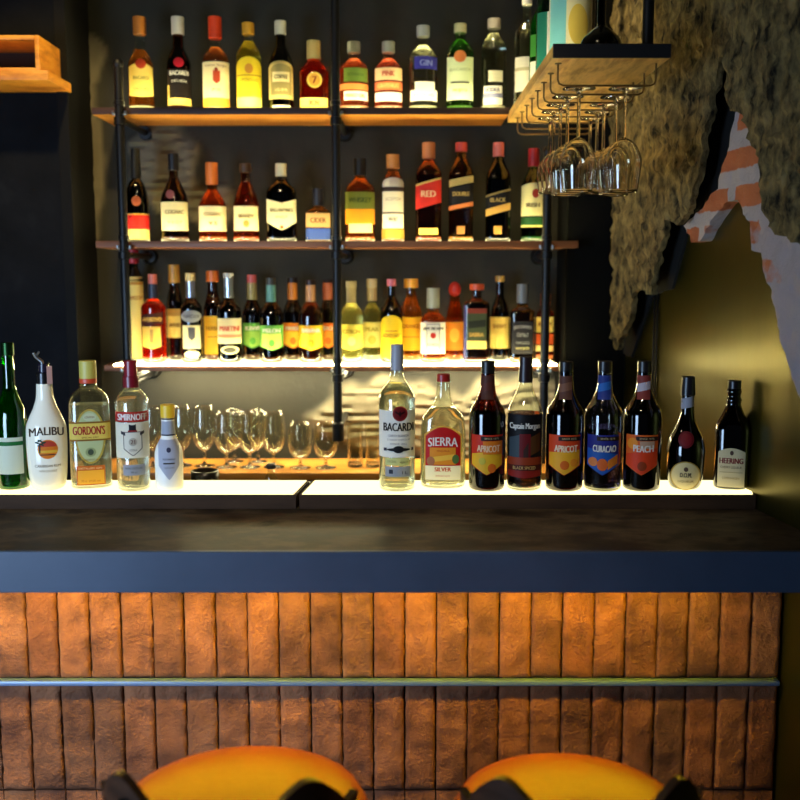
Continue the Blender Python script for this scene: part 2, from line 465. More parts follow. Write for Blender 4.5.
def clad(name, poly_px, t, amp, nsc, mat, cell, jag, back=-.01):
    rnd = random.Random(len(poly_px))
    pts = []
    uv = [wall_uv(px, py, t) for px, py in poly_px]
    for i, a in enumerate(uv):
        b = uv[(i + 1) % len(uv)]
        L = math.hypot(b[0] - a[0], b[1] - a[1]); k = max(1, int(L / .011))
        for j in range(k):
            f = j / k; u = a[0] + (b[0] - a[0]) * f; z = a[1] + (b[1] - a[1]) * f
            q = Vector((u * 38, z * 38, 3)); 
            pts.append((u + jag * noise.noise(q), z + jag * noise.noise(q + Vector((9, 4, 2)))))
    from mathutils.geometry import delaunay_2d_cdt
    from mathutils.kdtree import KDTree
    kd = KDTree(len(pts))
    for i, p_ in enumerate(pts): kd.insert((p_[0], p_[1], 0), i)
    kd.balance()
    u0 = min(p[0] for p in pts); u1 = max(p[0] for p in pts); z0 = min(p[1] for p in pts); z1 = max(p[1] for p in pts)
    inner = []
    for i in range(int((u1 - u0) / cell)):
        for j in range(int((z1 - z0) / cell)):
            q = Vector((u0 + (i + .5 + rnd.uniform(-.3, .3)) * cell, z0 + (j + .5 + rnd.uniform(-.3, .3)) * cell))
            if kd.find((q.x, q.y, 0))[2] > cell * .6: inner.append(q)
    nb = len(pts)
    cv, ce, cf, _a, _b, _c = delaunay_2d_cdt([Vector(p_) for p_ in pts] + inner, [(i, (i + 1) % nb) for i in range(nb)], [], 1, 1e-6)
    bm = newbm(); bv = [bm.verts.new((v.x, t, v.y)) for v in cv]
    for f_ in cf: bm.faces.new([bv[i] for i in f_])
    for v in [v for v in bm.verts if not v.link_faces]: bm.verts.remove(v)
    bnd = [e for e in bm.edges if e.is_boundary]
    for v in bm.verts:
        if amp > 0:
            q = Vector((v.co.x, v.co.z, 0)); 
            h = noise.fractal(q * nsc, 1.0, 2.0, 4) ; r = 1 - abs(noise.noise(q * nsc * 1.7 + Vector((3, 7, 1)))) * 2
            v.co.y += amp * (h * .8 + .5 * max(-.6, r) - .3)
    r = bmesh.ops.extrude_edge_only(bm, edges=bnd)
    for v in [g for g in r['geom'] if isinstance(g, bmesh.types.BMVert)]: v.co.y = back + (v.co.y - t if back > 0 else 0)
    bmesh.ops.recalc_face_normals(bm, faces=bm.faces[:])
    o = struct(name, bm, mat, True, 40); o.matrix_world = WROT
    return o

M_ROCK = textured('rough_stone_render', [(.36, (26, 21, 12)), (.44, (80, 68, 41)), (.58, (120, 103, 64)), (.8, (146, 128, 86))], (1, 1, .55), 32, 12, .85, .9, 60, dist=.014, spec=.2)
rock = [(596, -90), (900, -90), (860, 290), (800, 243), (777, 234), (769, 227), (761, 205), (759, 181), (759, 158), (754, 149), (745, 134), (742, 115),
        (733, 111), (725, 101), (723, 79), (726, 56), (719, 60), (711, 95), (704, 140), (697, 180), (690, 204), (678, 224), (666, 219), (661, 240), (655, 262),
        (651, 295), (637, 289), (631, 300), (627, 320), (620, 338), (615, 350), (611, 338), (612, 180)]
clad('trim_3', rock, .066, .014, 22, M_ROCK, .0105, .007, .050)
def brick_mat():
    m, nt, out = newmat('old_brick_and_mortar'); L = nt.links.new
    tc = N(nt, 'ShaderNodeTexCoord'); sx = N(nt, 'ShaderNodeSeparateXYZ'); cx = N(nt, 'ShaderNodeCombineXYZ')
    L(tc.outputs['Object'], sx.inputs[0])
    nz = N(nt, 'ShaderNodeTexNoise'); nz.inputs['Scale'].default_value = 22; nz.inputs['Detail'].default_value = 5
    L(tc.outputs['Object'], nz.inputs[0])
    ad = N(nt, 'ShaderNodeMath', operation='MULTIPLY_ADD'); ad.inputs[1].default_value = .02
    L(nz.outputs['Fac'], ad.inputs[0]); L(sx.outputs['Z'], ad.inputs[2])
    L(sx.outputs['X'], cx.inputs[0]); L(ad.outputs[0], cx.inputs[1])
    br = N(nt, 'ShaderNodeTexBrick'); L(cx.outputs[0], br.inputs[0])
    br.inputs['Scale'].default_value = 1; br.inputs['Brick Width'].default_value = .31; br.inputs['Row Height'].default_value = .083
    br.inputs['Mortar Size'].default_value = .02; br.inputs['Mortar Smooth'].default_value = .2
    br.inputs['Color1'].default_value = lin((178, 98, 56)); br.inputs['Color2'].default_value = lin((152, 82, 48)); br.inputs['Mortar'].default_value = lin((158, 150, 153))
    b = N(nt, 'ShaderNodeBsdfPrincipled'); b.inputs['Roughness'].default_value = .85
    # lumps of mortar smeared over the brick
    n2 = N(nt, 'ShaderNodeTexNoise'); n2.inputs['Scale'].default_value = 9; n2.inputs['Detail'].default_value = 7
    L(tc.outputs['Object'], n2.inputs[0])
    gr = N(nt, 'ShaderNodeMath', operation='MULTIPLY_ADD'); gr.inputs[1].default_value = -1.5; gr.inputs[2].default_value = EYE * 1.5 + .02   # more mortar low down
    L(sx.outputs['Z'], gr.inputs[0])
    sm = N(nt, 'ShaderNodeMath', operation='ADD'); L(n2.outputs['Fac'], sm.inputs[0]); L(gr.outputs[0], sm.inputs[1])
    mr = N(nt, 'ShaderNodeMapRange'); mr.inputs[1].default_value = .36; mr.inputs[2].default_value = .44; L(sm.outputs[0], mr.inputs[0])
    mx = N(nt, 'ShaderNodeMix', data_type='RGBA'); L(mr.outputs[0], mx.inputs['Factor']); L(br.outputs['Color'], mx.inputs['A'])
    mx.inputs['B'].default_value = lin((158, 148, 151)); L(mx.outputs['Result'], b.inputs['Base Color'])
    bp = N(nt, 'ShaderNodeBump'); bp.inputs['Strength'].default_value = .7; bp.inputs['Distance'].default_value = .01
    n3 = N(nt, 'ShaderNodeTexNoise'); n3.inputs['Scale'].default_value = 50; n3.inputs['Detail'].default_value = 6; L(tc.outputs['Object'], n3.inputs[0])
    L(n3.outputs['Fac'], bp.inputs['Height']); L(bp.outputs[0], b.inputs['Normal'])
    L(b.outputs[0], out.inputs[0]); return m
brk = [(684, 225), (692, 242), (700, 241), (706, 230), (715, 215), (725, 202), (737, 200), (742, 215), (749, 222), (752, 250), (760, 252), (765, 275), (772, 290),
       (775, 315), (781, 340), (800, 400), (830, 430), (860, 180), (775, 100), (746, 100), (737, 108), (732, 130), (724, 165), (716, 188), (702, 208), (690, 219)]
clad('trim_4', brk, .03, .008, 22, brick_mat(), .0125, .006)
shadow_px = [(712, 40), (728, 48), (742, 100), (737, 120), (728, 165), (720, 190), (700, 212), (688, 226), (682, 252), (672, 288), (658, 293), (651, 298), (640, 332), (631, 358), (620, 352), (614, 340), (640, 260), (660, 200), (690, 140)]
clad('shadow_backing', shadow_px, .007, 0, 10, plain((9, 8, 7), .9, name='painted_shadow_black'), .02, .003)  # flat black sheet stands in for the deep shadow beside the stone
# thin black upright seam on the olive panel
u, zt = wall_uv(655, 285, .006)
bm = newbm()
for du in (0, .022):
    tube(bm, [(u + du, .005, ZC + .01), (u + du, .005, zt)], .003, 8)
o = struct('trim_5', bm, plain((12, 12, 10), .6, name='black_trim'), True); o.matrix_world = WROT

# ------------------------------------------------------------------ bar counter
def wallx(Y): return W0.x + (W1.x - W0.x) * (W0.y - Y) / (W0.y - W1.y)
XL = -1.7
bar = thing('bar_counter', 'long bar counter with dark blue-grey front edge and upright brick facing', 'bar counter', (0, 2.0, 0))
def under(o): o.parent = bar; o.location = (0, -2.0, 0); return o
M_TOP = textured('worn_counter_top', [(.34, (34, 27, 20)), (.47, (58, 47, 35)), (.58, (88, 73, 55)), (.7, (46, 38, 30))], (1.6, 2.6, 1), 5, 10, .55, .12, 40, rough2=.7, dist=.004, spec=.22)
Yt0, Yt1 = 1.823, 2.47
bm = newbm(); prism(bm, [(XL, Yt0 + .012), (wallx(Yt0) - .004, Yt0 + .012), (wallx(Yt1) - .004, Yt1), (XL, Yt1)], ZC - .03, ZC)
under(obj('countertop', bm, M_TOP, None, False))
M_FASCIA = textured('blue_grey_painted_steel', [(.3, (44, 57, 76)), (.7, (54, 67, 88))], (1, 1, 1), 6, 8, .5, .06, 60, dist=.002)
bm = newbm(); box(bm, XL, wallx(Yt0) - .006, Yt0, Yt0 + .012, ZC - .079, ZC + .0006, bev=.0015)
under(obj('front_edge', bm, M_FASCIA, None, False))
bm = newbm(); box(bm, XL, .80, Yt0 + .012, 2.40, ZC - .079, ZC - .0305)
under(obj('underside_board', bm, plain((40, 34, 30), .7, name='dark_board'), None, False))

def brick_face():
    bm = newbm(); cl = bm.loops.layers.color.new('tint')
    yb = 2.03; pitch = .0665; x_ph = .0105; gap = .0022
    rows = [(ZC - .088, EYE - .8465), (EYE - .8595, EYE - 1.098), (EYE - 1.102, EYE - 1.34), (EYE - 1.344, .005)]
    rnd = random.Random(3)
    for ri, (zt, zb_) in enumerate(rows):
        i0 = int((XL - x_ph) / pitch); i1 = int((.80 - x_ph) / pitch) + 1
        for i in range(i0, i1):
            xa = x_ph + i * pitch + gap / 2; xb = min(.803, xa + pitch - gap + rnd.uniform(-.0012, .0006))
            sh = rnd.uniform(-.001, .001) ; tl = rnd.uniform(-.0012, .0012)
            nx, nz = (11, 36) if ri < 2 else (3, 6)
            tint = rnd.uniform(.82, 1.1); warm = rnd.uniform(-.05, .05)
            g = []
            for a in range(nx + 1):
                row = []
                for b in range(nz + 1):
                    fx = a / nx; fz = b / nz; x = xa + (xb - xa) * fx; z = zb_ + (zt - zb_) * fz
                    ex = min(fx, 1 - fx) * (xb - xa); ez = min(fz, 1 - fz) * (zt - zb_)
                    q = Vector((x * 30 + i * 3.1, z * 30, ri * 5))
                    d = sh + .0034 * noise.fractal(q, 1.0, 2.0, 3) + .0016 * abs(noise.noise(q * 4.1)) + tl * (fx - .5)
                    e = min(ex, ez); rr = .0035 + .0025 * noise.noise(q * 2)
                    if e < rr: d += .0045 * (1 - e / rr) ** 2
                    if a in (0, nx): x += .0016 * noise.noise(Vector((z * 60, i, a)))
                    row.append(bm.verts.new((x, yb + d, z)))
                g.append(row)
            for a in range(nx):
                for b in range(nz):
                    f = bm.faces.new((g[a][b], g[a + 1][b], g[a + 1][b + 1], g[a][b + 1]))
                    for lp in f.loops: lp[cl] = (tint + warm, tint, tint - warm, 1)
            ring = [g[a][0] for a in range(nx + 1)] + [g[nx][b] for b in range(1, nz + 1)] + [g[a][nz] for a in range(nx - 1, -1, -1)] + [g[0][b] for b in range(nz - 1, 0, -1)]
            back = [bm.verts.new((v.co.x, yb + .02, v.co.z)) for v in ring]
            for k in range(len(ring)):
                f = bm.faces.new((ring[(k + 1) % len(ring)], ring[k], back[k], back[(k + 1) % len(ring)]))
                for lp in f.loops: lp[cl] = (tint * .8, tint * .8, tint * .8, 1)
    m, nt, out = newmat('handmade_brick'); L = nt.links.new
    tc = N(nt, 'ShaderNodeTexCoord'); nz_ = N(nt, 'ShaderNodeTexNoise'); nz_.inputs['Scale'].default_value = 16; nz_.inputs['Detail'].default_value = 9
    L(tc.outputs['Object'], nz_.inputs[0])
    cr = N(nt, 'ShaderNodeValToRGB'); e = cr.color_ramp.elements
    e[0].position = .3; e[0].color = lin((100, 58, 38)); e[1].position = .7; e[1].color = lin((168, 104, 66))
    L(nz_.outputs['Fac'], cr.inputs[0])
    at = N(nt, 'ShaderNodeAttribute'); at.attribute_name = 'tint'
    mu = N(nt, 'ShaderNodeMix', data_type='RGBA', blend_type='MULTIPLY'); mu.inputs['Factor'].default_value = 1
    L(cr.outputs[0], mu.inputs['A']); L(at.outputs['Color'], mu.inputs['B'])
    b = N(nt, 'ShaderNodeBsdfPrincipled'); b.inputs['Roughness'].default_value = .72; b.inputs['Specular IOR Level'].default_value = .35
    L(mu.outputs['Result'], b.inputs['Base Color'])
    n2 = N(nt, 'ShaderNodeTexNoise'); n2.inputs['Scale'].default_value = 130; n2.inputs['Detail'].default_value = 7; n2.inputs['Roughness'].default_value = .6
    L(tc.outputs['Object'], n2.inputs[0])
    bp = N(nt, 'ShaderNodeBump'); bp.inputs['Strength'].default_value = .9; bp.inputs['Distance'].default_value = .006
    L(n2.outputs['Fac'], bp.inputs['Height']); L(bp.outputs[0], b.inputs['Normal']); L(b.outputs[0], out.inputs[0])
    return under(obj('brick_facing', bm, m, None, True, 55))
brick_face()
bm = newbm(); box(bm, XL, .795, 2.048, 2.12, 0, ZC - .079)
under(obj('inner_wall', bm, plain((22, 16, 13), .9, name='dark_mortar'), None, False))
bm = newbm(); box(bm, XL, .80, 2.014, 2.036, EYE - .8585, EYE - .8475, bev=.003)
under(obj('metal_rail', bm, plain((100, 126, 172), .4, .25, name='blued_steel_rail'), None, True, 40))
bm = newbm(); box(bm, XL, .66, 1.895, 1.915, ZC - .084, ZC - .079)
o = under(obj('light_strip', bm, M_AMBER, None, False)); o['label'] = 'amber light strip under the counter edge'

# ---- lit display steps on the counter (two, with a slanting seam)
Ys0, Ys1 = 2.17, 2.325
M_RISER = textured('step_board', [(.3, (46, 31, 20)), (.7, (70, 49, 32))], (1.5, 8, 8), 3, 6, .7, .1, spec=.2)
xs = xat(297.5, Ys0, ZS)
def step(label, xa0, xa1, xb0, xb1, name='display_step'):
    t = thing(name, label, 'display step', ((xa0 + xb0) / 2, (Ys0 + Ys1) / 2, ZC), 'lit bottle steps on the counter')
    def loc(o): o.parent = t; o.location = -t.location; return o
    bm = newbm(); prism(bm, [(xa0, Ys0), (xb0, Ys0), (xb1, Ys1), (xa1, Ys1)], ZC + .0006, ZS - .002)
    loc(obj('step_board', bm, M_RISER, None, False))
    bm = newbm(); prism(bm, [(xa0 + .006, Ys0 + .004), (xb0 - .006, Ys0 + .004), (xb1 - .006, Ys1 - .004), (xa1 + .006, Ys1 - .004)], ZS - .002, ZS)
    loc(obj('light_panel', bm, M_STEP, None, False))
step('glowing bottle step on the left part of the counter, left of the slanting seam', XL, XL, xs - .004, xs + .012)
step('glowing bottle step on the right part of the counter, ending near the stone wall', xs + .004, xs + .020, xat(756, Ys0, ZS), xat(750, Ys1, ZS))

# ------------------------------------------------------------------ back shelving on black pipes
shelf = thing('pipe_shelf', 'three-tier back-bar wooden shelf on black pipe uprights', 'shelf', (-.18, 3.08, ZL))
def on(o, t=shelf): o.parent = t; o.location = -t.location; return o
YB = 3.19
BOARDS = []
def board(z, pxl, pxr, mat):
    x0, x1 = xat(pxl, YF, z), xat(pxr, YF, z)
    bd = on(obj('shelf_board', boxbm(x0, x1, YF, YB, z - .018, z, bev=.0015), mat, None, True, 40)); BOARDS.append(bd); return x0, x1
a0, a1 = board(Z1 - .0004, 92, 509, M_WOOD); b0, b1 = board(Z2 - .0004, 96, 578, M_SHELFWOOD); c0, c1 = board(Z3 - .003, 104, 561, M_SHELFWOOD)
def led(x0, x1, y0, y1, z0, z1, m=M_LED):
    o = obj('light_strip', boxbm(x0, x1, y0, y1, z0, z1), m, None, False)
    o.parent = min(BOARDS, key=lambda b: abs((b.data.vertices[0].co.z) - z1)); o.location = (0, 0, 0); return o
for (e0, e1, zz) in ((a0 + .05, a1 - .03, Z1), (b0 + .04, b1 - .05, Z2)):
    led(e0, e1, YF + .040, YF + .135, zz - .0005, zz)
    led(e0, e1, YF + .010, YF + .022, zz - .0006, zz, M_FRONT)
led(c0 + .03, c1 - .012, YF + .020, YF + .175, Z3 - .003, Z3)
led(c0 + .03, c1 - .012, YF - .001, YF + .012, Z3 - .005, Z3, M_FRONT)
led(c0 + .05, c1 - .03, YB - .09, YB - .05, Z3 - .027, Z3 - .021, M_LED2)
on(obj('front_lip', boxbm(a0, a1, YF - .004, YF - .0005, Z1 - .0184, Z1 + .001, bev=.0008), plain((62, 34, 22), .6, name='shaded_lip_wood'), None, True, 40))  # dark colour paints the shade on the top board's front face
on(obj('front_lip', boxbm(b0, b1, YF - .004, YF - .0005, Z2 - .0184, Z2 + .0014, bev=.0006), M_SHELFWOOD, None, True, 40))
YP = YF - .0175
def sp(o, par): o.parent = par; o.location = (0, 0, 0); return o
def pole(px, py, ytop, ybot, foot=True):
    zt = zpix(ytop, YP); zb_ = zpix(ybot, YP); x = xat(px, YP, zpix(py, YP))
    bm = newbm(); tube(bm, [(x, YP, zb_), (x, YP, zt)], .0128, 16)
    return on(obj('pole', bm, M_BLACK, None, True, 40)), x, zt, zb_
for (px, py, yt, yb_) in ((123, 215, 60, 396), (336.5, 215, -60, 440), (547, 215, 148, 462)):
    up, x, zt, zb_ = pole(px, py, yt, yb_)
    for z in (Z1, Z2, Z3):
        if z > zt + .02: continue
        bm = newbm()
        lathe(bm, [(.0128, z - .052), (.017, z - .050), (.017, z - .030), (.0135, z - .028)], 16, x, YP)
        sp(obj('pipe_collar', bm, M_BLACK, None, True, 40), up)
        bm = newbm(); lathe(bm, [(.013, z + .004), (.0155, z + .005), (.0155, z + .016), (.013, z + .018)], 16, x, YP)
        sp(obj('lock_ring', bm, M_BLACK, None, True, 40), up)
        bm = newbm(); tube(bm, [(x, YP, z - .040), (x + .012, YP + .02, z - .040), (x + .012, YW - .014, z - .040)], .009, 12)
        tube(bm, [(x + .012, YW - .020, z - .040), (x + .012, YW - .004, z - .040)], [.02, .026], 16)
        sp(obj('wall_bracket', bm, M_BLACK, None, True, 40), up)
        bm = newbm()
        for sgn in (-1, 1): tube(bm, [(x + sgn * .018, YP - .003, z - .020), (x + sgn * .018, YP - .003, z - .012)], .0045, 10)
        tube(bm, [(x - .02, YP - .002, z - .021), (x + .02, YP - .002, z - .021)], .003, 8)
        sp(obj('clamp_screw', bm, M_STEEL, None, True, 40), up)
    bm = newbm(); lathe(bm, [(.014, zt - .02), (.016, zt - .015), (.016, zt - .004), (.010, zt + .004)] if zt < 2.5 else [(.02, zt - .02), (.02, zt)], 16, x, YP)
    sp(obj('pole_cap', bm, M_BLACK, None, True, 40), up)
    bm = newbm(); lathe(bm, [(.018, zb_ - .002), (.018, zb_ + .05), (.0125, zb_ + .055)], 16, x, YP)
    tube(bm, [(x, YP, zb_ + .02), (x, YP + .02, zb_ + .03), (x + .01, YW - .004, zb_ + .045)], .010, 12)
    sp(obj('pole_foot', bm, M_BLACK, None, True, 40), up)

# ---- back ledge under the shelves
ledge = thing('back_counter', 'low wooden back counter under the shelves with dark front', 'counter', (-.2, 3.08, 0))
lx0, lx1 = xe + .002, xat(566, 3.03, EYE) - .002
bm = newbm(); box(bm, lx0, lx1, 2.95, YW - .022, ZL - .022, ZL, bev=.0015)
on(obj('worktop', bm, textured('amber_worktop', [(.3, (170, 104, 36)), (.6, (214, 150, 62)), (.8, (226, 168, 84))], (1.5, 9, 9), 3, 6, .35, .1), None, True, 40), ledge)
bm = newbm(); box(bm, lx0, lx1, 2.955, YW - .024, 0, ZL - .023)
on(obj('cabinet', bm, plain((28, 26, 30), .5, name='dark_cabinet'), None, False), ledge)

# ------------------------------------------------------------------ hanging shelf with glass rack
zu, zt_ = EYE + .446, EYE + .470
hx0, hx1, hy0, hy1 = xat(553, 2.13, zu), xat(671, 2.13, zu), 2.13, 3.19
hang = thing('hanging_shelf', 'overhead wooden shelf with dark front lip and wire glass rack', 'shelf', ((hx0 + hx1) / 2, 2.6, zu))
def onh(o): return on(o, hang)
hb0 = a1 + .002
bm = newbm(); prism(bm, [(hx0, hy0 + .006), (hx1, hy0 + .006), (hx1, 3.02), (max(hx0, hb0), 3.02), (hx0, YF - .026), (hx0, hy0 + .006)][:5], zu, zt_)
onh(obj('shelf_board', bm, M_WOODY, None, False))
on(obj('light_strip', boxbm(hx0 + .002, hx0 + .008, hy0 + .01, YF - .05, zt_ - .0006, zt_ + .0008), M_FRONT, None, False), hang)  # strip added to brighten the overhead bottles, no source seen here
bm = newbm(); box(bm, hx0, hx1, hy0, hy0 + .006, zu - .001, zt_ + .003, bev=.001)
onh(obj('front_lip', bm, plain((22, 18, 17), .6, name='dark_lip'), None, False))
for x, y in ((.535, 2.24), (.535, 2.92)):
    bm = newbm(); tube(bm, [(x, y, zt_), (x, y, 2.9)], .012, 14)
    onh(obj('hanger_rod', bm, M_BLACK, None, True, 40))
ZR = EYE + .400
RY = [2.19 + .105 * i for i in range(8)]
for y in RY:
    xl, xr = hx0 + .02, hx1 - .015
    bm = newbm()
    tube(bm, [(xl, y, zu), (xl, y, ZR + .012), (xl + .003, y, ZR + .004), (xl + .012, y, ZR), (xr - .012, y, ZR), (xr - .003, y, ZR + .004), (xr, y, ZR + .012), (xr, y, zu)], .0021, 8)
    tube(bm, [(xl, y, zu - .002), (xl, y, zu)], .007, 10)
    onh(obj('rack_wire', bm, plain((120, 92, 48), .4, .6, name='bronze_wire'), None, True, 40))

# ------------------------------------------------------------------ glasses
GM = liquid((255, 252, 238), 0, 1.5)
GT = glass((252, 252, 246), .95)
def glass_meshes(H, rb, rt, zs_, rf=.033, gm=None):
    """bowl from zs_ up to H, widest rb, rim rt; foot radius rf"""
    f = pchip([(zs_, .004), (zs_ + (H - zs_) * .06, rb * .42), (zs_ + (H - zs_) * .2, rb * .78), (zs_ + (H - zs_) * .45, rb), (zs_ + (H - zs_) * .75, (rb + rt) / 2), (H, rt)])
    bm = newbm(); o_ = [(max(.0035, f(zs_ + (H - zs_) * i / 20)), zs_ + (H - zs_) * i / 20) for i in range(21)]
    inn = [(max(.001, r - .0016), z + (.004 if i == 0 else .001)) for i, (r, z) in enumerate(o_)][::-1]
    inn[0] = (o_[-1][0] - .0012, H)
    lathe(bm, o_ + inn, 28)
    bowl = mesh_from_bm('bowl', bm, gm or GM); 
    bm = newbm(); lathe(bm, [(.0065, .006), (.0042, .018), (.0036, zs_ * .6), (.0045, zs_ - .003), (.004, zs_ + .001)], 14)
    stem = mesh_from_bm('stem', bm, liquid((252, 252, 248), 0, 1.45))
    bm = newbm(); lathe(bm, [(rf - .001, 0), (rf, .001), (rf, .002), (rf * .5, .0045), (.006, .008)], 28)
    foot = mesh_from_bm('foot', bm, liquid((252, 252, 248), 0, 1.45))
    return bowl, stem, foot
def wine_glass(meshes, label, group, loc, inv=False, name='wine_glass', rz=0):
    t = thing('hanging_wine_glass' if inv else name, label, 'glass', loc + (0,) if len(loc) == 2 else (loc[0], loc[1], loc[2] + (0 if inv else .0006)), group)
    t.rotation_euler = (PI if inv else 0, 0, rz)
    for m in meshes:
        link(bpy.data.objects.new(m.name.split('.')[0], m), t)
    return t
BIG = glass_meshes(.205, .036, .029, .105, .034)
TALL = glass_meshes(.222, .040, .033, .105, .036)
NARROW = glass_meshes(.192, .033, .027, .098, .032)
rows = ['front', 'second', 'third', 'fourth', 'rearmost']
gi = 0
for r in range(5):
    y = RY[r] + .0525
    mset = (TALL, TALL, BIG, NARROW, NARROW)[r]
    for c, x in enumerate((.492, .388)):
        zf = ZR + .0021 + .0025
        wine_glass(mset, 'upside-down wine glass at the %s of the %s row of the hanging rack' % (('right', 'left')[c], rows[r]), 'wine glasses hanging in the rack', (x + random.uniform(-.006, .006), y, zf), True, rz=random.uniform(0, 6))
# glasses standing on the back ledge
def ledge_glass(cx, rim, hw, bowlb, Y, label, group='wine glasses on the back ledge'):
    H = zpix(rim, Y) - ZL; s = axis(Y, ZL) / FPX
    ms = glass_meshes(H, hw * s, hw * s * .84, zpix(bowlb, Y) - ZL, hw * s * .85, GT)
    wine_glass(ms, label, group, (xat(cx, Y, ZL + .1), Y, ZL))
ledge_glass(152, 407, 11, 450, 3.06, 'wine glass on the back ledge, half hidden behind the small yellow-capped bottle')
ledge_glass(182, 407, 11, 450, 3.06, 'wine glass on the back ledge just right of the small yellow-capped bottle')
ledge_glass(204, 407, 12.5, 451, 3.06, 'wide-rimmed wine glass next left of the three larger matching ones on the ledge')
ledge_glass(226, 413, 12.5, 454, 3.04, 'leftmost of the three larger matching wine glasses in front on the ledge')
ledge_glass(249.5, 413, 12.5, 454, 3.04, 'middle one of the three larger matching wine glasses in front on the ledge')
ledge_glass(273.5, 413, 12.5, 454, 3.04, 'rightmost of the three larger matching wine glasses in front on the ledge')
ledge_glass(234, 410, 11, 450, 3.13, 'wine glass in the back row behind the leftmost larger wine glass', 'back row of wine glasses')
ledge_glass(257.5, 410, 11, 450, 3.13, 'wine glass in the back row behind the middle larger wine glass', 'back row of wine glasses')
ledge_glass(300, 423, 12.5, 460, 3.03, 'short round goblet on the ledge, left one of two beside the middle pole', 'short goblets on the back ledge')
ledge_glass(325.5, 423, 12.5, 460, 3.03, 'short round goblet on the ledge right beside the middle pole', 'short goblets on the back ledge')
for cx, lb in ((355, 'straight highball glass on the ledge just right of the middle pole'), (373, 'straight highball glass on the ledge hidden partly behind the tall rum bottle')):
    Y = 3.05; s = axis(Y, ZL) / FPX; H = zpix(423, Y) - ZL; r = 8.3 * s
    t = thing('highball_glass', lb, 'glass', (xat(cx, Y, ZL + .06), Y, ZL + .0006), 'highball glasses on the back ledge')
    bm = newbm(); lathe(bm, [(r * .9, .012), (r, H), (r - .0016, H), (r * .9 - .0016, .014)], 28, capb=True, capt=True)
    obj('wall', bm, GT, t, True, 40)
    bm = newbm(); lathe(bm, [(r * .84, 0), (r * .9, .002), (r * .9, .0118)], 28)
    obj('thick_base', bm, liquid((250, 250, 244), 0, 1.45), t, True, 40)

# ------------------------------------------------------------------ bottles on the lit counter step
GF = 'bottles on the lit counter step'
K = (20, 18, 18); W = (236, 232, 222); CR = (236, 224, 176); RED = (188, 28, 30); GOLD = (206, 164, 70); SIL = (176, 180, 188)
MET = dict(metal=.9, rough=.3)
BLK = dict(rough=.25)
b, s, Z = bottle('green glass bottle at the far left end of the lit step', 12, 488, [(488, 15.5), (425, 15.5), (412, 14), (398, 9), (386, 6), (352, 5.5)], GF, None, ZS, glassc=(60, 170, 60), liq=(40, 170, 50),
       caps=[('cap', 356, 343, 6.2, (30, 60, 30), MET)], labels=[('label', [('rect', -14, 10, 436, 472, (222, 226, 200)), ('rect', -14, 10, 440, 444, (30, 110, 50))])], seg=36)
b, s, Z = bottle('white opaque coconut rum bottle with a palm sunset picture and black pourer', 47, 489,
       [(489, 13.5), (484, 16.5), (472, 18.3), (440, 19.5), (428, 19.2), (418, 16), (408, 11.5), (398, 8.6), (384, 7.6)], GF, None, ZS, opaque=(236, 228, 206), dr=.8, seg=40,
       caps=[('neck_collar', 387, 373, 7.4, K, BLK), ('pourer_base', 373, 364, 5.2, (30, 24, 40), BLK)],
       labels=[('label', [('text', 'MALIBU', 0, 429.5, 32, 8, (70, 52, 34), 1.8),
                          ('disc', -9, 10, 438, 457, (226, 130, 40)), ('arch', -8, 9, 439, 445, (196, 70, 50), 4), ('rect', -8.5, 9.5, 448.5, 451, (240, 190, 60)), ('rect', -7, 8, 452.5, 453.3, (60, 40, 40)),
                          ('slant', -11, -3, 441.2, 442.6, (34, 60, 40), -1.6), ('slant', -9, -1, 441.2, 442.6, (34, 60, 40), 2), ('slant', -10.5, -5, 438.8, 440, (34, 60, 40), 1.5), ('slant', -8.5, -2, 438.8, 440.2, (34, 60, 40), -1.5), ('rect', -7.6, -6.4, 441, 451, (50, 40, 34)),
                          ('text', 'CARIBBEAN RUM', 0, 464, 24, 2.6, (120, 100, 80)), ('text', 'WITH COCONUT', 0, 469, 17, 2, (150, 130, 100))])])
bm = newbm(); tube(bm, [(-.002, 0, Z(366)), (-.003, 0, Z(362)), (-.016, -.002, Z(357)), (-.020, -.002, Z(353))], [.0042, .004, .0032, .003], 12)
tube(bm, [(-.0165, -.002, Z(357.5)), (-.008, -.002, Z(352))], [.003, .0022], 10)
o = obj('pour_spout', bm, M_STEEL, [c for c in b.children if c.name.startswith('pourer_base')][0], True, 40); o['label'] = 'bent metal pour spout'
bm = newbm(); box(bm, .006, .0175, -.0195, -.018, Z(384), Z(366), bev=.0006)
o = obj('hang_tag', bm, paper((196, 150, 136)), b, False); o['label'] = 'small pink paper tag hanging from the neck'
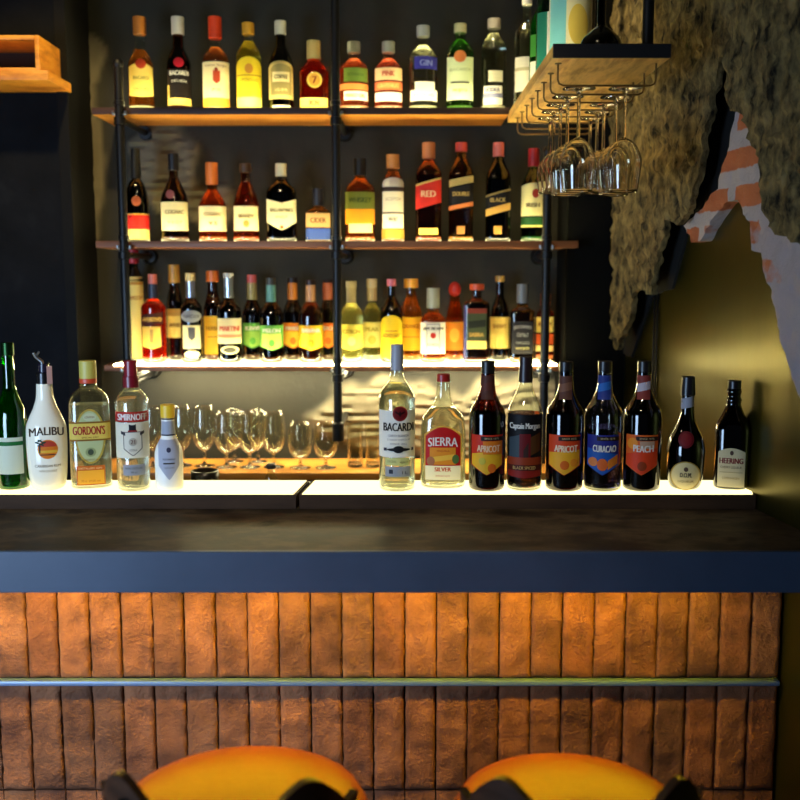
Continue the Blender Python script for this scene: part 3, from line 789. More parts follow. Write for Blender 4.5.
bottle('clear flat-sided gin bottle with yellow name band and yellow-green cap', 90.5, 487,
       [(487, 19.5), (470, 20), (404, 19.6), (398, 18), (391, 12.5), (388, 8.6), (382, 7.6), (376, 7.4)], GF, None, ZS, liq=(236, 238, 214), fill=404, n=3.4, dr=.62, seg=44,
       caps=[('cap', 379, 361, 8.2, (188, 176, 84), dict(rough=.45)), ('neck_band', 383.5, 378.5, 8.4, (196, 70, 34))],
       labels=[('label', [('disc', -14.5, 14.5, 408, 462, (178, 156, 70)), ('disc', -12.6, 12.6, 410, 460, (190, 200, 146)), ('disc', -6, 6, 412, 420, (206, 210, 170)), ('text', 'LONDON', 0, 416, 9, 2, (110, 40, 20)),
                          ('rect', -19.3, 19.3, 420.5, 439.5, (140, 96, 30)), ('rect', -19.3, 19.3, 422.2, 437.8, (232, 204, 92)), ('text', "GORDON'S", -1, 429, 30, 8.6, (166, 20, 26)),
                          ('text', 'SPECIAL DRY', 0, 436, 16, 1.6, (120, 50, 20)), ('disc', -5, 5, 446, 455, (150, 160, 110)), ('disc', -2.8, 2.8, 447.5, 453.5, (70, 80, 60)), ('text', 'LONDON DRY GIN', 0, 458, 14, 1.6, (100, 50, 30))]),
               ('lower_label', [('rect', -14, 13, 464, 483, (196, 96, 26)), ('rect', -13, 12, 468.5, 482, (240, 176, 50)), ('text', 'DISTILLED GIN', -1, 466.4, 22, 1.8, (250, 226, 160)), ('text', '70 cl  37.5% vol', -1, 479, 18, 2, (190, 110, 30))])])
bottle('clear vodka bottle with maroon cap, red name band and crest', 133, 489.5,
       [(489.5, 15), (480, 16), (474, 16.3), (404, 16.3), (398, 15), (392, 10.5), (388, 7.2), (380, 6.8)], GF, None, ZS, liq=(248, 248, 238), fill=392, seg=40,
       caps=[('cap', 377, 361, 6.4, (124, 22, 34), dict(rough=.3)), ('neck_seal', 388, 376.5, 7.8, (110, 18, 30), dict(rough=.3))],
       labels=[('label', [('rect', -15.9, 15.9, 410.5, 420.5, (176, 36, 30)), ('text', 'SMIRNOFF', 0, 415.6, 27, 6.4, W),
                          ('rect', -15.9, 15.9, 421, 456, (232, 226, 206)), ('shield', -9, 9, 430, 454, (120, 110, 100), 7), ('shield', -8.2, 8.2, 430.8, 453, (236, 228, 206), 6.6), ('arch', -3.4, 3.4, 423.5, 430, (30, 28, 30), -1), ('rect', -4.4, 4.4, 428.5, 430, (150, 30, 30)),
                          ('slant', -11, -7, 430, 433, (60, 54, 56), -1), ('slant', 7, 11, 430, 433, (60, 54, 56), 1), ('disc', -4, 4, 436, 444, (190, 180, 160)), ('text', '21', 0, 440, 4, 4, (120, 90, 80)), ('text', 'VODKA', 0, 448, 8, 2, (110, 90, 80))]),
               ('lower_label', [('rect', -10, 11, 462.5, 473, (150, 154, 166)), ('text', 'TRIPLE DISTILLED', 0, 466, 17, 1.8, (50, 50, 60)), ('text', '70 cl', 0, 470, 6, 1.8, (50, 50, 60))])])
bottle('small frosted pale tonic bottle with a yellow cap', 168.5, 489.5,
       [(489.5, 12.6), (485, 13.6), (455, 13.8), (448, 12.5), (440, 8.5), (436, 6.8), (416, 6.3)], GF, None, ZS, opaque=(236, 234, 226), rough=.35, seg=36, name='tonic_bottle',
       caps=[('cap', 418, 405, 6.9, (226, 182, 40), dict(rough=.4)), ('cap_ring', 420, 417.8, 6.5, (60, 44, 14))],
       labels=[('neck_label', [('rect', -6.4, 6.4, 421, 434, (170, 176, 190)), ('rect', -6.5, 6.5, 434, 435.4, (40, 36, 50))]),
               ('label', [('shield', -10, 10, 439, 478, (182, 184, 198), 14), ('disc', -2.2, 2.2, 446, 451, (60, 62, 86)), ('rect', -5.5, 5.5, 461, 462.4, (60, 50, 40)), ('text', 'MEDITERRANEAN', 0, 457.5, 12, 1.6, (70, 70, 90)), ('text', 'TONIC WATER', 0, 466, 10, 1.6, (110, 110, 120))])])
bottle('tall clear white rum bottle with grey capsule and red disc emblem', 397, 489.5,
       [(489.5, 17), (480, 18), (400, 18), (394, 16.6), (386, 11.5), (380, 7.6), (374, 6.6), (366, 6.3)], GF, None, ZS, liq=(240, 242, 206), fill=384, seg=44,
       caps=[('cap', 371, 345, 6.5, (140, 144, 156), dict(rough=.4, h1=6.0))],
       labels=[('label', [('rect', -17.6, 17.6, 409, 455, (234, 232, 226)), ('disc', -4.4, 10.4, 404.5, 419.5, (150, 40, 36)), ('disc', -3.2, 9.2, 405.7, 418.3, (116, 20, 24)),
                          ('slant', -1.6, 3, 410.5, 412.5, (50, 8, 10), -1.4), ('slant', 3, 7.6, 410.5, 412.5, (50, 8, 10), 1.4), ('disc', 1.8, 4.2, 409.5, 415, (50, 8, 10)),
                          ('text', 'BACARDI', 1.5, 425, 29, 8, (24, 22, 24)), ('text', 'CARTA BLANCA', 1.5, 433.5, 20, 2.2, (90, 90, 110)), ('text', 'SUPERIOR WHITE RUM', 1.5, 437.5, 22, 1.8, (130, 130, 150)),
                          ('text', 'DESDE 1862', 1.5, 441.5, 16, 1.8, (130, 130, 150)), ('disc', -10, 13, 445.5, 449, (30, 28, 30)), ('disc', -4, 7, 443.5, 450.5, (30, 28, 30)),
                          ('rect', -13, -10, 445.5, 448.5, (60, 60, 80)), ('rect', 14, 16, 445.5, 448.5, (60, 60, 80))]),
               ('lower_label', [('rect', -11.5, 12, 455.6, 463, (204, 208, 140)), ('text', 'ORIGINAL', -5, 459, 9, 2.6, (120, 130, 70)), ('text', 'PREMIUM', 7, 460, 8, 2, (70, 70, 50)), ('rect', -11.5, 13, 464, 474, (150, 156, 170)), ('slant', -8, -4, 467, 471, (40, 44, 60), 0), ('text', '1L', 8, 470, 6, 3, (70, 74, 90))])])
bottle('clear flask of silver tequila with red cap and red arched label', 443, 487,
       [(487, 21), (478, 22.6), (440, 22.4), (420, 21), (411, 15), (404, 9.6), (398, 7.6), (386, 6.6), (378, 6.3)], GF, None, ZS, liq=(244, 240, 204), fill=408, n=2.6, dr=.55, seg=44,
       caps=[('cap', 382, 374.5, 6.6, (150, 28, 24), dict(rough=.35))],
       labels=[('label', [('arch', -18.5, 18.5, 424.5, 464.5, (222, 170, 70), 9), ('arch', -17.2, 17.2, 426, 464, (196, 24, 24), 9), ('text', 'SIERRA', 0, 440, 29, 8.6, W, 1.2), ('rect', -13, 12.5, 446, 463, (232, 150, 40)), ('text', 'TEQUILA', 0, 449.5, 13, 2, (180, 40, 30)), ('slant', -12, 11, 454, 459, (244, 196, 70), 1.5),
                          ('disc', -16, -8, 455, 464, (176, 110, 70)), ('disc', 9, 16, 453, 462, (90, 120, 60)), ('rect', -17.4, 17.4, 464, 478, (244, 236, 200)), ('text', 'SILVER', 0, 467.5, 16, 4, (206, 90, 50)), ('text', 'IMPORTADO', 0, 474, 14, 1.8, (206, 130, 80))])])
LQ = (24, 8, 4)
def liqueur(label, cx, hw, capy, main, sw, pic, txt, liq_, gl_, neck, extra=(), tcol=W, fill=410):
    bottle(label, cx, 489.5, [(489.5, hw * .93), (484, hw * .98), (418, hw), (411, hw * .95), (402, hw * .66), (392, hw * .44), (378, hw * .37), (366, hw * .35)], GF, None, ZS, glassc=gl_, liq=liq_, fill=fill, seg=40,
           caps=[('cap', capy + 12.5, capy, 6.8, (20, 16, 17), dict(rough=.35))],
           labels=[('neck_label', [('rect', -6.3, 6.3, capy + 14, 399, neck[0]), ('slant', -6.3, 6.3, capy + 21, capy + 29, neck[1], 1.6)]),
                   ('label', [('shield', -15, 15, 433, 472.5, main[0], 9.5)] + ([('slant', -14.6, 14.6, 449, 459, main[1], sw)] if main[1] else []) + [('shield', -14.6, 14.6, 455, 472, main[1] or main[0], 9.5)] +
                    [('rect', -6, 15, 434.5, 438.6, (44, 26, 18)), ('text', 'SINCE 1575', 4.5, 436.5, 14, 1.8, (214, 196, 150))] + list(pic) + [('text', txt, 1.5, 446.5, 22 if len(txt) > 5 else 19, 6.6, tcol, -.6)] + list(extra))])
liqueur('dark brown liqueur bottle with red and yellow apricot label beside the tequila', 487, 18.2, 361.5, ((214, 52, 30), (238, 186, 40)), 3, [('rect', -4, 14.6, 439, 452, (226, 128, 34)), ('disc', 1, 9, 461, 470, (220, 110, 30)), ('disc', -8, -1, 455, 462, (206, 190, 60))], 'APRICOT', LQ, (120, 60, 30), ((84, 48, 40), (96, 50, 40)), tcol=(244, 214, 170))
bottle('dark spiced rum bottle with clear shoulders and a black pictorial label', 524.5, 489,
       [(489, 16.4), (482, 17.6), (416, 17.6), (409, 16.5), (398, 11.5), (388, 7.4), (382, 6.4), (372, 6.2)], GF, None, ZS, liq=(40, 12, 5), fill=413, seg=40,
       caps=[('cap', 383, 357, 7.0, (34, 20, 22), dict(rough=.35, h1=6.4))],
       labels=[('label', [('wave', -16.8, 16.8, 413, 475, (20, 18, 20), 0.4, 0), ('text', 'Captain Morgan', 0, 425, 29, 7.4, W), ('slant', -15, -2, 434, 462, (62, 76, 84), 2), ('slant', 2, 15, 434, 452, (90, 56, 26), 3), ('shield', -5, 6, 432, 464, (110, 22, 26), 9), ('slant', -1, 4, 444, 462, (64, 40, 34), 4),
                          ('rect', -16, 16, 455, 472.5, (150, 56, 24)), ('rect', -16, 16, 462.5, 468, (80, 28, 16)), ('text', 'BLACK SPICED', 0, 465.3, 22, 3, (236, 190, 110)), ('shield', -16, 16, 468, 475.5, (140, 30, 22), 2)])])
liqueur('dark brown liqueur bottle with orange and yellow label between spiced rum and blue liqueur', 564.5, 18.9, 362, ((222, 72, 30), (240, 178, 40)), 1.5, [('disc', -4, 5, 458, 467, (214, 104, 26)), ('disc', 6, 13, 456, 464, (236, 150, 40))], 'APRICOT', LQ, (110, 50, 26), ((96, 62, 52), (130, 90, 70)), tcol=(246, 226, 190))
liqueur('blue liqueur bottle with blue label and a row of oranges', 603, 18.9, 361.5, ((40, 44, 130), (36, 92, 176)), -3, [('disc', -14, -5, 455, 464, (226, 132, 70)), ('disc', -5.5, 5, 456, 468, (226, 106, 44)), ('slant', 5, 14.2, 455, 464, (232, 130, 40), 3)], 'CURACAO', (12, 12, 80), (214, 216, 206), ((40, 60, 140), (46, 110, 196)), fill=427)
liqueur('dark peach liqueur bottle with orange label and white lettering', 642, 18.8, 361.5, ((232, 104, 34), (226, 70, 30)), 3, [('rect', -2, 12, 439, 446, (196, 160, 130)), ('disc', -14, -4, 436, 447, (240, 150, 40)), ('disc', -4, 5, 459, 468, (150, 60, 24))], 'PEACH', (18, 8, 4), (70, 40, 24), ((140, 60, 54), (196, 190, 204)))
bottle('bulbous black herbal liqueur bottle with red seal and round cream label', 686, 488.5,
       [(488.5, 13), (482, 16), (470, 18), (452, 18.6), (440, 16.8), (430, 12), (420, 8), (410, 6.4), (396, 6), (388, 6.6)], GF, None, ZS, glassc=(46, 50, 36), liq=(10, 8, 5), fill=424, seg=40,
       caps=[('capsule', 396, 377, 7.4, (24, 22, 28), dict(rough=.3, h1=6.4))],
       labels=[('neck_label', [('slant', -6.2, 6.2, 397.5, 408, (170, 176, 194), 1.5)]), ('wax_seal', [('disc', -7.5, 7.5, 430, 446, (110, 20, 30)), ('disc', -5.5, 5.5, 432, 444, (134, 26, 36))]),
               ('label', [('disc', -14, 15, 459, 488, (180, 150, 70)), ('disc', -13, 14, 460, 487, (228, 214, 160)), ('text', 'D.O.M.', 1, 472.5, 11, 4.4, (60, 50, 44)), ('disc', -1.2, 3, 464.5, 469, (90, 70, 60)), ('text', 'LIQUEUR', 1, 479, 15, 2.4, (120, 96, 70))])])
bottle('black cherry liqueur bottle with ringed neck and cream label at the right end', 732, 488,
       [(488, 16), (482, 16.8), (432, 17), (424, 15.5), (416, 11.5), (408, 8), (404, 7), (400, 7.6), (397, 6.2), (392, 7.2), (388, 6)], GF, None, ZS, glassc=(40, 24, 20), liq=(8, 5, 4), fill=428, n=3, dr=.85, seg=40,
       caps=[('cap', 392, 381, 6.4, (20, 14, 16), dict(rough=.3))],
       labels=[('label', [('arch', -12.5, 13, 446.5, 485, (224, 212, 170), 4), ('text', 'HEERING', 0, 459, 22, 5.4, (130, 30, 40)), ('disc', -1.5, 2, 449, 453.5, (90, 70, 60)), ('text', 'CHERRY LIQUEUR', 0, 465.5, 20, 2.6, (90, 60, 60)), ('rect', -10.5, 11, 470, 470.6, (176, 160, 120)), ('text', 'COPENHAGEN', 0, 476, 16, 2, (160, 140, 100))])])
# ------------------------------------------------------------------ bottles on the back shelves
G1, G2, G3 = 'bottles on the top back shelf', 'bottles on the middle back shelf', 'bottles on the lowest back shelf'
AMB = (206, 104, 22); DKB = (30, 10, 5); CLR = (246, 246, 236)
def std(cx, hw, top, base, sh0, sh1, nk, capy, capc, label, group, zs, Y=3.055, liq=None, gl=None, labels=(), n=2, dr=1, capo=None, caphw=None, fill=None, extra=(), prof=None):
    pr = prof or [(base, hw * .95), (base - 4, hw), (sh0, hw), (sh0 + (sh1 - sh0) * .3, hw * .9), (sh0 + (sh1 - sh0) * .7, nk + (hw - nk) * .35), (sh1, nk), (capy, nk * .96), (capy - 2, nk * .95)]
    bottle(label, cx, base, pr, group, Y, zs, glassc=gl, liq=liq, fill=fill if fill is not None else sh1 + 1, n=n, dr=dr, seg=26,
           caps=[('cap', capy, top, caphw or nk * 1.15, capc, capo or {})] + list(extra), labels=[('label', labels)] if labels else ())
def top(cx, hw, tp, sh0, sh1, nk, capy, capc, label, **k): std(cx, hw, tp, 107.5, sh0, sh1, nk, capy, capc, label, G1, Z1, **k)
def mid(cx, hw, tp, sh0, sh1, nk, capy, capc, label, **k): std(cx, hw, tp, 241.5, sh0, sh1, nk, capy, capc, label, G2, Z2, **k)
def low(cx, hw, tp, sh0, sh1, nk, capy, capc, label, **k): std(cx, hw, tp, 362, sh0, sh1, nk, capy, capc, label, G3, Z3, **k)
top(141, 13, 12, 62, 44, 5.6, 30, (180, 110, 40), 'gold rum bottle with yellow label and red disc, leftmost on the top shelf', liq=(190, 96, 20),
    labels=[('arch', -11.5, 11.5, 60, 94, (240, 214, 110), 4, 2), ('disc', -5, 5, 56, 66, (206, 70, 34)), ('text', 'BACARDI', 0, 75, 15, 3.4, (70, 46, 20)), ('text', 'CARTA ORO', 0, 86, 15, 2.4, (90, 60, 20))])
top(179, 12, 12, 60, 42, 5.4, 30, (200, 194, 180), 'dark rum bottle with red disc over a black label, top shelf', liq=DKB, gl=(120, 70, 40),
    labels=[('rect', -11.4, 11.4, 66, 103, (26, 18, 16)), ('disc', -5, 5, 54.5, 64.5, (196, 30, 50)), ('text', 'BACARDI', 0, 70, 18, 4.4, W), ('text', 'CARTA NEGRA', 0, 78, 15, 2.6, W), ('rect', -11.4, -9.6, 82, 96, (206, 180, 96)), ('rect', -11.4, 11.4, 95, 102, (226, 196, 100))])
top(216, 13.5, 12, 56, 42, 5.8, 34, (206, 60, 26), 'spiced rum bottle with red neck seal and cream label with a red figure', liq=(176, 70, 18),
    labels=[('rect', -13, 13, 59, 95, (244, 230, 180)), ('shield', -3, 4, 68, 81, (196, 70, 36), 3), ('disc', -1.5, 2, 65, 69, (150, 60, 40)), ('text', 'Captain Morgan', 0, 63, 21, 3, (120, 70, 40)), ('text', 'SPICED', 0, 87, 9, 2.8, (140, 90, 40)), ('rect', -13, 13, 95, 104, (224, 164, 60))])
top(249, 13, 18, 52, 36, 5.4, 30, (206, 150, 40), 'yellow liqueur bottle with arched yellow label and gold cap', liq=(222, 190, 40),
    labels=[('dome', -12.2, 12.2, 54, 105, (240, 214, 50), 9), ('disc', -4, 4, 61, 71, (214, 150, 60)), ('rect', -12, 12, 72, 73, (180, 140, 40)), ('text', 'LIMONCELLO', 0, 77, 17, 3, (130, 100, 30)), ('rect', -12, 12, 94, 105, (246, 236, 130))])
top(281, 12.5, 16, 62, 40, 5, 30, (190, 186, 166), 'black bottle with gold arched label and small white lower label', liq=(16, 12, 8), gl=(60, 56, 40),
    labels=[('dome', -12, 12, 58, 96, (214, 190, 116), 6), ('dome', -10, 10, 61, 92, (150, 136, 84), 5), ('rect', -8.5, 8.5, 69, 79, (230, 214, 160)), ('text', 'COFFEE', 0, 74, 13, 4, (60, 40, 20)), ('text', 'LIQUEUR', 0, 87, 12, 3, (240, 224, 150)), ('rect', -9, 9, 102, 107.4, (244, 240, 216))])
top(314, 15, 36, 69, 56, 7, 55, (170, 150, 90), 'squat amber rum bottle with olive stopper and round medal', liq=(196, 50, 14), gl=(240, 170, 100), n=3, dr=.75, caphw=7,
    labels=[('disc', -7, 8, 69, 85, (224, 190, 80)), ('disc', -5, 6, 71, 83, (200, 150, 60)), ('text', '7', .5, 77, 4, 7, (120, 40, 20)), ('rect', -14, 13.4, 94.5, 105, (240, 214, 110)), ('text', 'RON', 0, 99.5, 9, 5, (170, 40, 30))])
top(354, 15, 37, 66, 53, 5.5, 48, (150, 154, 138), 'coral gin bottle with green panel, left one of two coral bottles', liq=(244, 120, 76), caphw=6.5, gl=(250, 226, 206),
    labels=[('rect', -10, 13.4, 65.5, 79, (110, 140, 60)), ('rect', -14, 14, 81, 87, (240, 150, 80)), ('rect', -10, 13.6, 88.5, 97.5, (250, 240, 222)), ('text', 'MANGO GIN', 1, 93, 18, 3.6, (206, 110, 70)), ('text', 'BOTANICAL', 2, 72, 16, 3, (60, 90, 40))])
top(388.5, 14.5, 37, 66, 53, 5.5, 48, (150, 154, 138), 'pink coral gin bottle with cream panel, right one of two coral bottles', liq=(240, 110, 86), caphw=6.5, gl=(250, 226, 216),
    labels=[('rect', -13.4, 13.4, 65, 77.5, (244, 214, 160)), ('text', 'PINK', 0, 71, 12, 5, (200, 90, 70)), ('rect', -13.4, 13.4, 79, 87.5, (236, 130, 80)), ('text', 'GRAPEFRUIT', 0, 83, 21, 4.4, (240, 200, 120)), ('rect', -13.4, 13.4, 89.5, 98.5, (250, 240, 226))])
top(423, 14.5, 21, 54, 40, 5.5, 32, (160, 164, 160), 'clear gin bottle with dark blue panel and stepped white label', liq=(240, 242, 232), caphw=6.5,
    labels=[('rect', -8.5, 14, 54, 66.5, (50, 50, 150)), ('text', 'GIN', 3, 60.5, 12, 6, (140, 150, 220)), ('rect', -8, 11.5, 79, 88, (250, 246, 230)), ('rect', -12.5, 14, 87, 98, (250, 246, 230)), ('text', 'DISTILLED', 1, 92.5, 20, 3, (150, 140, 120))])
top(460, 13.8, 19, 49, 34, 5.4, 28, (196, 190, 140), 'green glass bottle with pale label and orange disc on the top shelf', liq=(96, 150, 70), gl=(150, 200, 130),
    labels=[('arch', -13, 13, 55, 97, (224, 236, 190), -1.4), ('disc', -6, 6, 48, 60, (224, 130, 70)), ('text', 'BACARDI', 0, 67, 20, 3, (150, 170, 110)), ('rect', -9, 9, 79, 80.6, (40, 40, 30)), ('text', 'MOJITO', 0, 88, 14, 4, (140, 160, 90))])
top(493.5, 13, 14, 44, 28, 5.6, 24, (170, 160, 140), 'clear bottle with small white labels and blue band beside the overhead shelf', liq=(226, 228, 214),
    labels=[('rect', -5, 9, 68, 79, (224, 220, 190)), ('rect', -9.5, 8.5, 83, 90.5, (244, 240, 230)), ('rect', -10, 9, 90.5, 95, (130, 134, 170)), ('rect', -10, 9, 95, 102, (236, 232, 214)), ('text', 'VODKA', -1, 87, 14, 4, (100, 100, 130))])
# ---- middle shelf
CGL = dict(round=False)
mid(137, 12, 148, 205, 172, 4.4, 178, (30, 30, 28), 'dark green bottle with red band and painted gold base glow at the left of the middle shelf', gl=(60, 74, 46), liq=(16, 20, 10), capo=dict(h1=4.4), fill=178,
    labels=[('disc', -5, 4, 196, 206, (200, 110, 84)), ('rect', -11.5, 11.5, 215, 229, (206, 40, 34)), ('rect', -11.5, 11.5, 229, 239, (214, 190, 110)), ('rect', -11.5, 11.5, 213.5, 215, (220, 180, 90))])  # gold rect under the red band paints the glow at the base
mid(174.5, 14, 153, 204, 176, 4.6, 170, (26, 22, 22), 'dark cognac bottle with rose disc and cream label, second on the middle shelf', liq=(70, 24, 8), gl=(150, 100, 60),
    labels=[('arch', -13, 13, 202, 230.5, (238, 222, 170), 0), ('disc', -8, 0, 190, 199, (196, 110, 100)), ('text', 'COGNAC', 0, 212, 18, 4, (120, 100, 70)), ('text', 'V.S.O.P', 0, 222, 14, 3, (150, 130, 90))])
mid(212.5, 14, 162, 208, 188, 5.2, 184, (206, 110, 44), 'amber cognac bottle with tall orange capsule and cream label', liq=(190, 84, 20), gl=(230, 170, 110),
    labels=[('rect', -13.4, 13.4, 206, 231, (240, 226, 176)), ('text', 'COGNAC', 0, 214, 17, 3.6, (150, 110, 60)), ('text', 'V.S', 0, 223, 8, 3.6, (150, 110, 60))])
mid(246, 13, 163, 206, 180, 5, 172, (60, 40, 26), 'amber brandy bottle with cream label, left of the dark square whisky bottle', liq=(160, 62, 16), gl=(220, 150, 90),
    labels=[('rect', -12.2, 12.2, 206, 230.5, (240, 226, 170)), ('text', 'BRANDY', 0, 216, 15, 3.6, (130, 100, 60)), ('disc', -3, 3, 220, 227, (196, 150, 70))])
mid(281.5, 15, 163, 192, 180, 6, 178, (226, 212, 170), 'dark square whisky bottle with cream capsule and pointed cream label', liq=(26, 24, 34), gl=(70, 74, 90), n=3.4, dr=.7, caphw=5.6,
    labels=[('shield', -14.6, 14.6, 203, 230, (240, 228, 176), 8, -4), ('text', "BALLANTINE'S", 0, 210, 22, 3.6, (120, 100, 60)), ('text', 'FINEST', 0, 217, 12, 3, (150, 120, 80)), ('disc', -2, 2, 225, 229, (206, 100, 50))])
mid(318, 12.5, 188, 212, 206, 4.6, 205, (26, 24, 30), 'short square bottle with black stopper, tan label and blue base by the middle pole', liq=(170, 110, 40), gl=(220, 190, 140), n=4, dr=.8,
    labels=[('rect', -12, 12, 213, 227, (190, 150, 96)), ('rect', -12, 12, 228, 239.5, (46, 70, 140)), ('text', 'CIDER', 0, 220, 15, 5, (110, 70, 40))])
mid(360, 15, 158, 190, 177, 5.5, 175, (22, 22, 24), 'amber whiskey bottle with black cap and green label just right of the middle pole', liq=(206, 96, 14), gl=(230, 180, 110), n=2.6, dr=.8,
    labels=[('rect', -14.5, 14.5, 192, 209, (110, 116, 44)), ('text', 'WHISKEY', 0, 200, 22, 5, (60, 76, 30)), ('rect', -14.5, 14.5, 209, 224, (232, 150, 30)), ('rect', -11, 12, 223.5, 232.5, (244, 232, 150))])
mid(393, 11.5, 154, 184, 170, 5.6, 168, (196, 130, 66), 'slim amber whisky bottle with white arched label and a smaller label below', liq=(170, 90, 24), gl=(226, 170, 110),
    labels=[('dome', -10.5, 10.5, 177.5, 212, (240, 232, 206), 5), ('rect', -10.5, 10.5, 187, 191.5, (60, 44, 40)), ('text', 'SCOTCH', 0, 199, 15, 3, (150, 120, 100)), ('rect', -10.5, 10.5, 213.5, 228, (246, 238, 210)), ('text', 'WHISKY', 0, 219, 9, 4, (50, 40, 40)), ('rect', -11.2, 11.2, 229, 238, (196, 150, 60))])
SQ = dict(n=3.6, dr=.9)
mid(428.5, 13, 142, 174, 160, 5.6, 158, (206, 130, 76), 'square whisky bottle with slanted red label on the middle shelf', liq=(120, 30, 12), gl=(220, 150, 110), labels=[('slant', -12.6, 12.6, 183, 206, (216, 50, 40), 3.6), ('slant', -12.6, 12.6, 181, 183, (230, 190, 110), 3.6), ('text', 'RED', 0, 194, 14, 6, (240, 200, 160)), ('rect', -9.5, 9.5, 228, 234.5, (228, 196, 90))], **SQ)
mid(461, 12.5, 142, 176, 156, 5.2, 151, (196, 70, 60), 'square whisky bottle with gold shoulders and slanted black label edged cream', liq=(110, 46, 14), gl=(226, 190, 120), labels=[('slant', -12, 12, 178, 185, (206, 180, 110), 2.4), ('slant', -12, 12, 186, 204, (26, 24, 26), 2.4), ('text', 'DOUBLE', 0, 194, 16, 4, (190, 160, 90)), ('slant', -12, 12, 204, 208, (220, 130, 70), 2.4), ('rect', -4, 4, 226, 234, (150, 100, 50))], **SQ)
mid(498, 12.6, 142, 180, 158, 5, 156, (206, 110, 100), 'black square whisky bottle with gold-edged slanted black label and pink cap', liq=(16, 10, 8), gl=(50, 44, 40), labels=[('slant', -12.2, 12.2, 192, 194, (150, 130, 80), 3.4), ('slant', -12.2, 12.2, 194, 206, (22, 20, 22), 3.4), ('text', 'BLACK', 0, 200, 15, 4, (190, 160, 90)), ('slant', -12.2, 12.2, 206, 213, (206, 160, 80), 3.4), ('rect', -4, 4, 226, 234, (150, 110, 50))], **SQ)
mid(533, 12, 148, 188, 168, 4.8, 166, (150, 30, 36), 'green whiskey bottle with cream label behind the right pole', liq=(30, 80, 24), gl=(90, 150, 80),
    labels=[('arch', -11.6, 11.6, 183, 216, (238, 226, 160), 3), ('disc', -1, 6, 189, 198, (170, 60, 44)), ('text', 'IRISH', 0, 205, 13, 4, (90, 70, 40)), ('rect', -11.6, 11.6, 217, 225, (36, 80, 40)), ('rect', -11.6, 11.6, 225, 227, (200, 190, 110))])
# ---- lowest shelf
BK = 3.115; FR = 3.035
low(135.5, 9, 252, 284, 270, 4.6, 266, (160, 30, 40), 'dark green bottle with long cream label, leftmost on the lowest shelf', Y=BK, liq=(20, 50, 26), gl=(60, 100, 60), labels=[('rect', -8.6, 8.6, 279, 360, (244, 222, 130)), ('rect', -8.6, 8.6, 284, 287, (206, 150, 60)), ('text', 'VERMOUTH', 0, 300, 15, 4, (190, 120, 50))])
low(154, 12.3, 274, 308, 297, 4, 284, (206, 110, 90), 'bright red-orange aperitif bottle with dark-topped cream label', Y=FR, liq=(226, 50, 16), gl=(250, 190, 160), extra=[('neck_sleeve', 299, 284, 4.6, (44, 50, 66))],
    labels=[('slant', -11.8, 9, 313, 325, (70, 30, 20), 1.5), ('text', 'APERITIVO', -1.5, 319, 18, 4, (236, 190, 90)), ('shield', -11.4, 6.4, 326, 348.5, (240, 206, 96), 3), ('rect', -4, -1, 329, 342, (190, 150, 80))])
low(175.5, 8, 267, 304, 290, 4.8, 285, (206, 150, 60), 'dark bottle with tall gold capsule and cream label behind the red aperitif', Y=BK, liq=(90, 20, 12), gl=(120, 90, 60), labels=[('rect', -7.8, 7.8, 311, 339.5, (240, 220, 130)), ('rect', -7.8, 7.8, 311, 318, (196, 160, 90)), ('text', 'AMARO', 0, 327, 12, 4, (120, 80, 40))])
low(191.5, 10.5, 273, 308, 298, 4.4, 281, (226, 200, 130), 'dark bottle with silver neck, oval silver label and cream label', Y=FR, liq=(16, 14, 16), gl=(60, 60, 60), extra=[('neck_foil', 298, 281, 4.6, (190, 194, 210), MET)], labels=[('disc', -10, 10, 310, 322, (150, 152, 160)), ('text', 'NARDINI', 0, 316, 15, 3.4, (40, 40, 50)), ('rect', -8.6, 8.6, 325, 348, (240, 228, 180)), ('shield', -3.4, 3.4, 327, 340, (90, 90, 100), 3), ('disc', -7.6, 7.6, 350, 357.5, (246, 234, 180))])
low(213.5, 9.5, 273, 312, 294, 5, 284, (226, 120, 50), 'brown bottle with wide orange stopper and yellow label between two dark bottles', Y=BK, liq=(110, 60, 20), gl=(170, 110, 60), caphw=6, extra=[('neck_band', 305, 300, 6.4, (170, 140, 60))], labels=[('rect', -9.2, 9.2, 318, 356, (236, 186, 60)), ('text', 'HERBAL', 0, 330, 14, 4, (150, 100, 40)), ('rect', -6, 6, 338, 339, (170, 120, 40))])
low(229.5, 12, 273, 312, 298, 4.4, 278, (190, 190, 180), 'navy black bottle with bright silver neck and cream label with red lettering', Y=FR, liq=(14, 16, 24), gl=(50, 56, 70), caphw=5.2, extra=[('neck_foil', 298, 278, 4.6, (210, 220, 230), MET)], labels=[('rect', -11.6, 11.6, 318, 343, (238, 226, 180)), ('text', 'MARTINI', 0, 328, 19, 5, (200, 60, 50)), ('rect', -11, 11, 334, 337, (226, 150, 110)), ('disc', -9, 9, 345, 353.5, (226, 216, 170)), ('disc', -6.5, 6.5, 346.5, 352, (80, 80, 70))])
def fruit(cx, hw, tp, capc, neckc, liq_, lab1, lab2, label, txt, Y=FR, gl=(150, 120, 80)):
    low(cx, hw, tp, 316, 300, 4.2, 285, capc, label, Y=Y, liq=liq_, gl=gl, extra=[('neck_label', 302, 285, 4.9, neckc)],
        labels=[('shield', -hw * .95, hw * .95, 325, 350, lab1, 4), ('shield', -hw * .8, hw * .8, 333, 349, lab2, 3.5), ('text', txt, 0, 330, hw * 1.4, 4, W), ('disc', -3, 3, 339, 346, lab1)])
fruit(252.5, 9.8, 277, (190, 90, 90), (150, 140, 90), (40, 44, 16), (96, 170, 70), (150, 196, 90), 'olive bottle with green label, left of the teal-necked one', 'KIWI', BK)
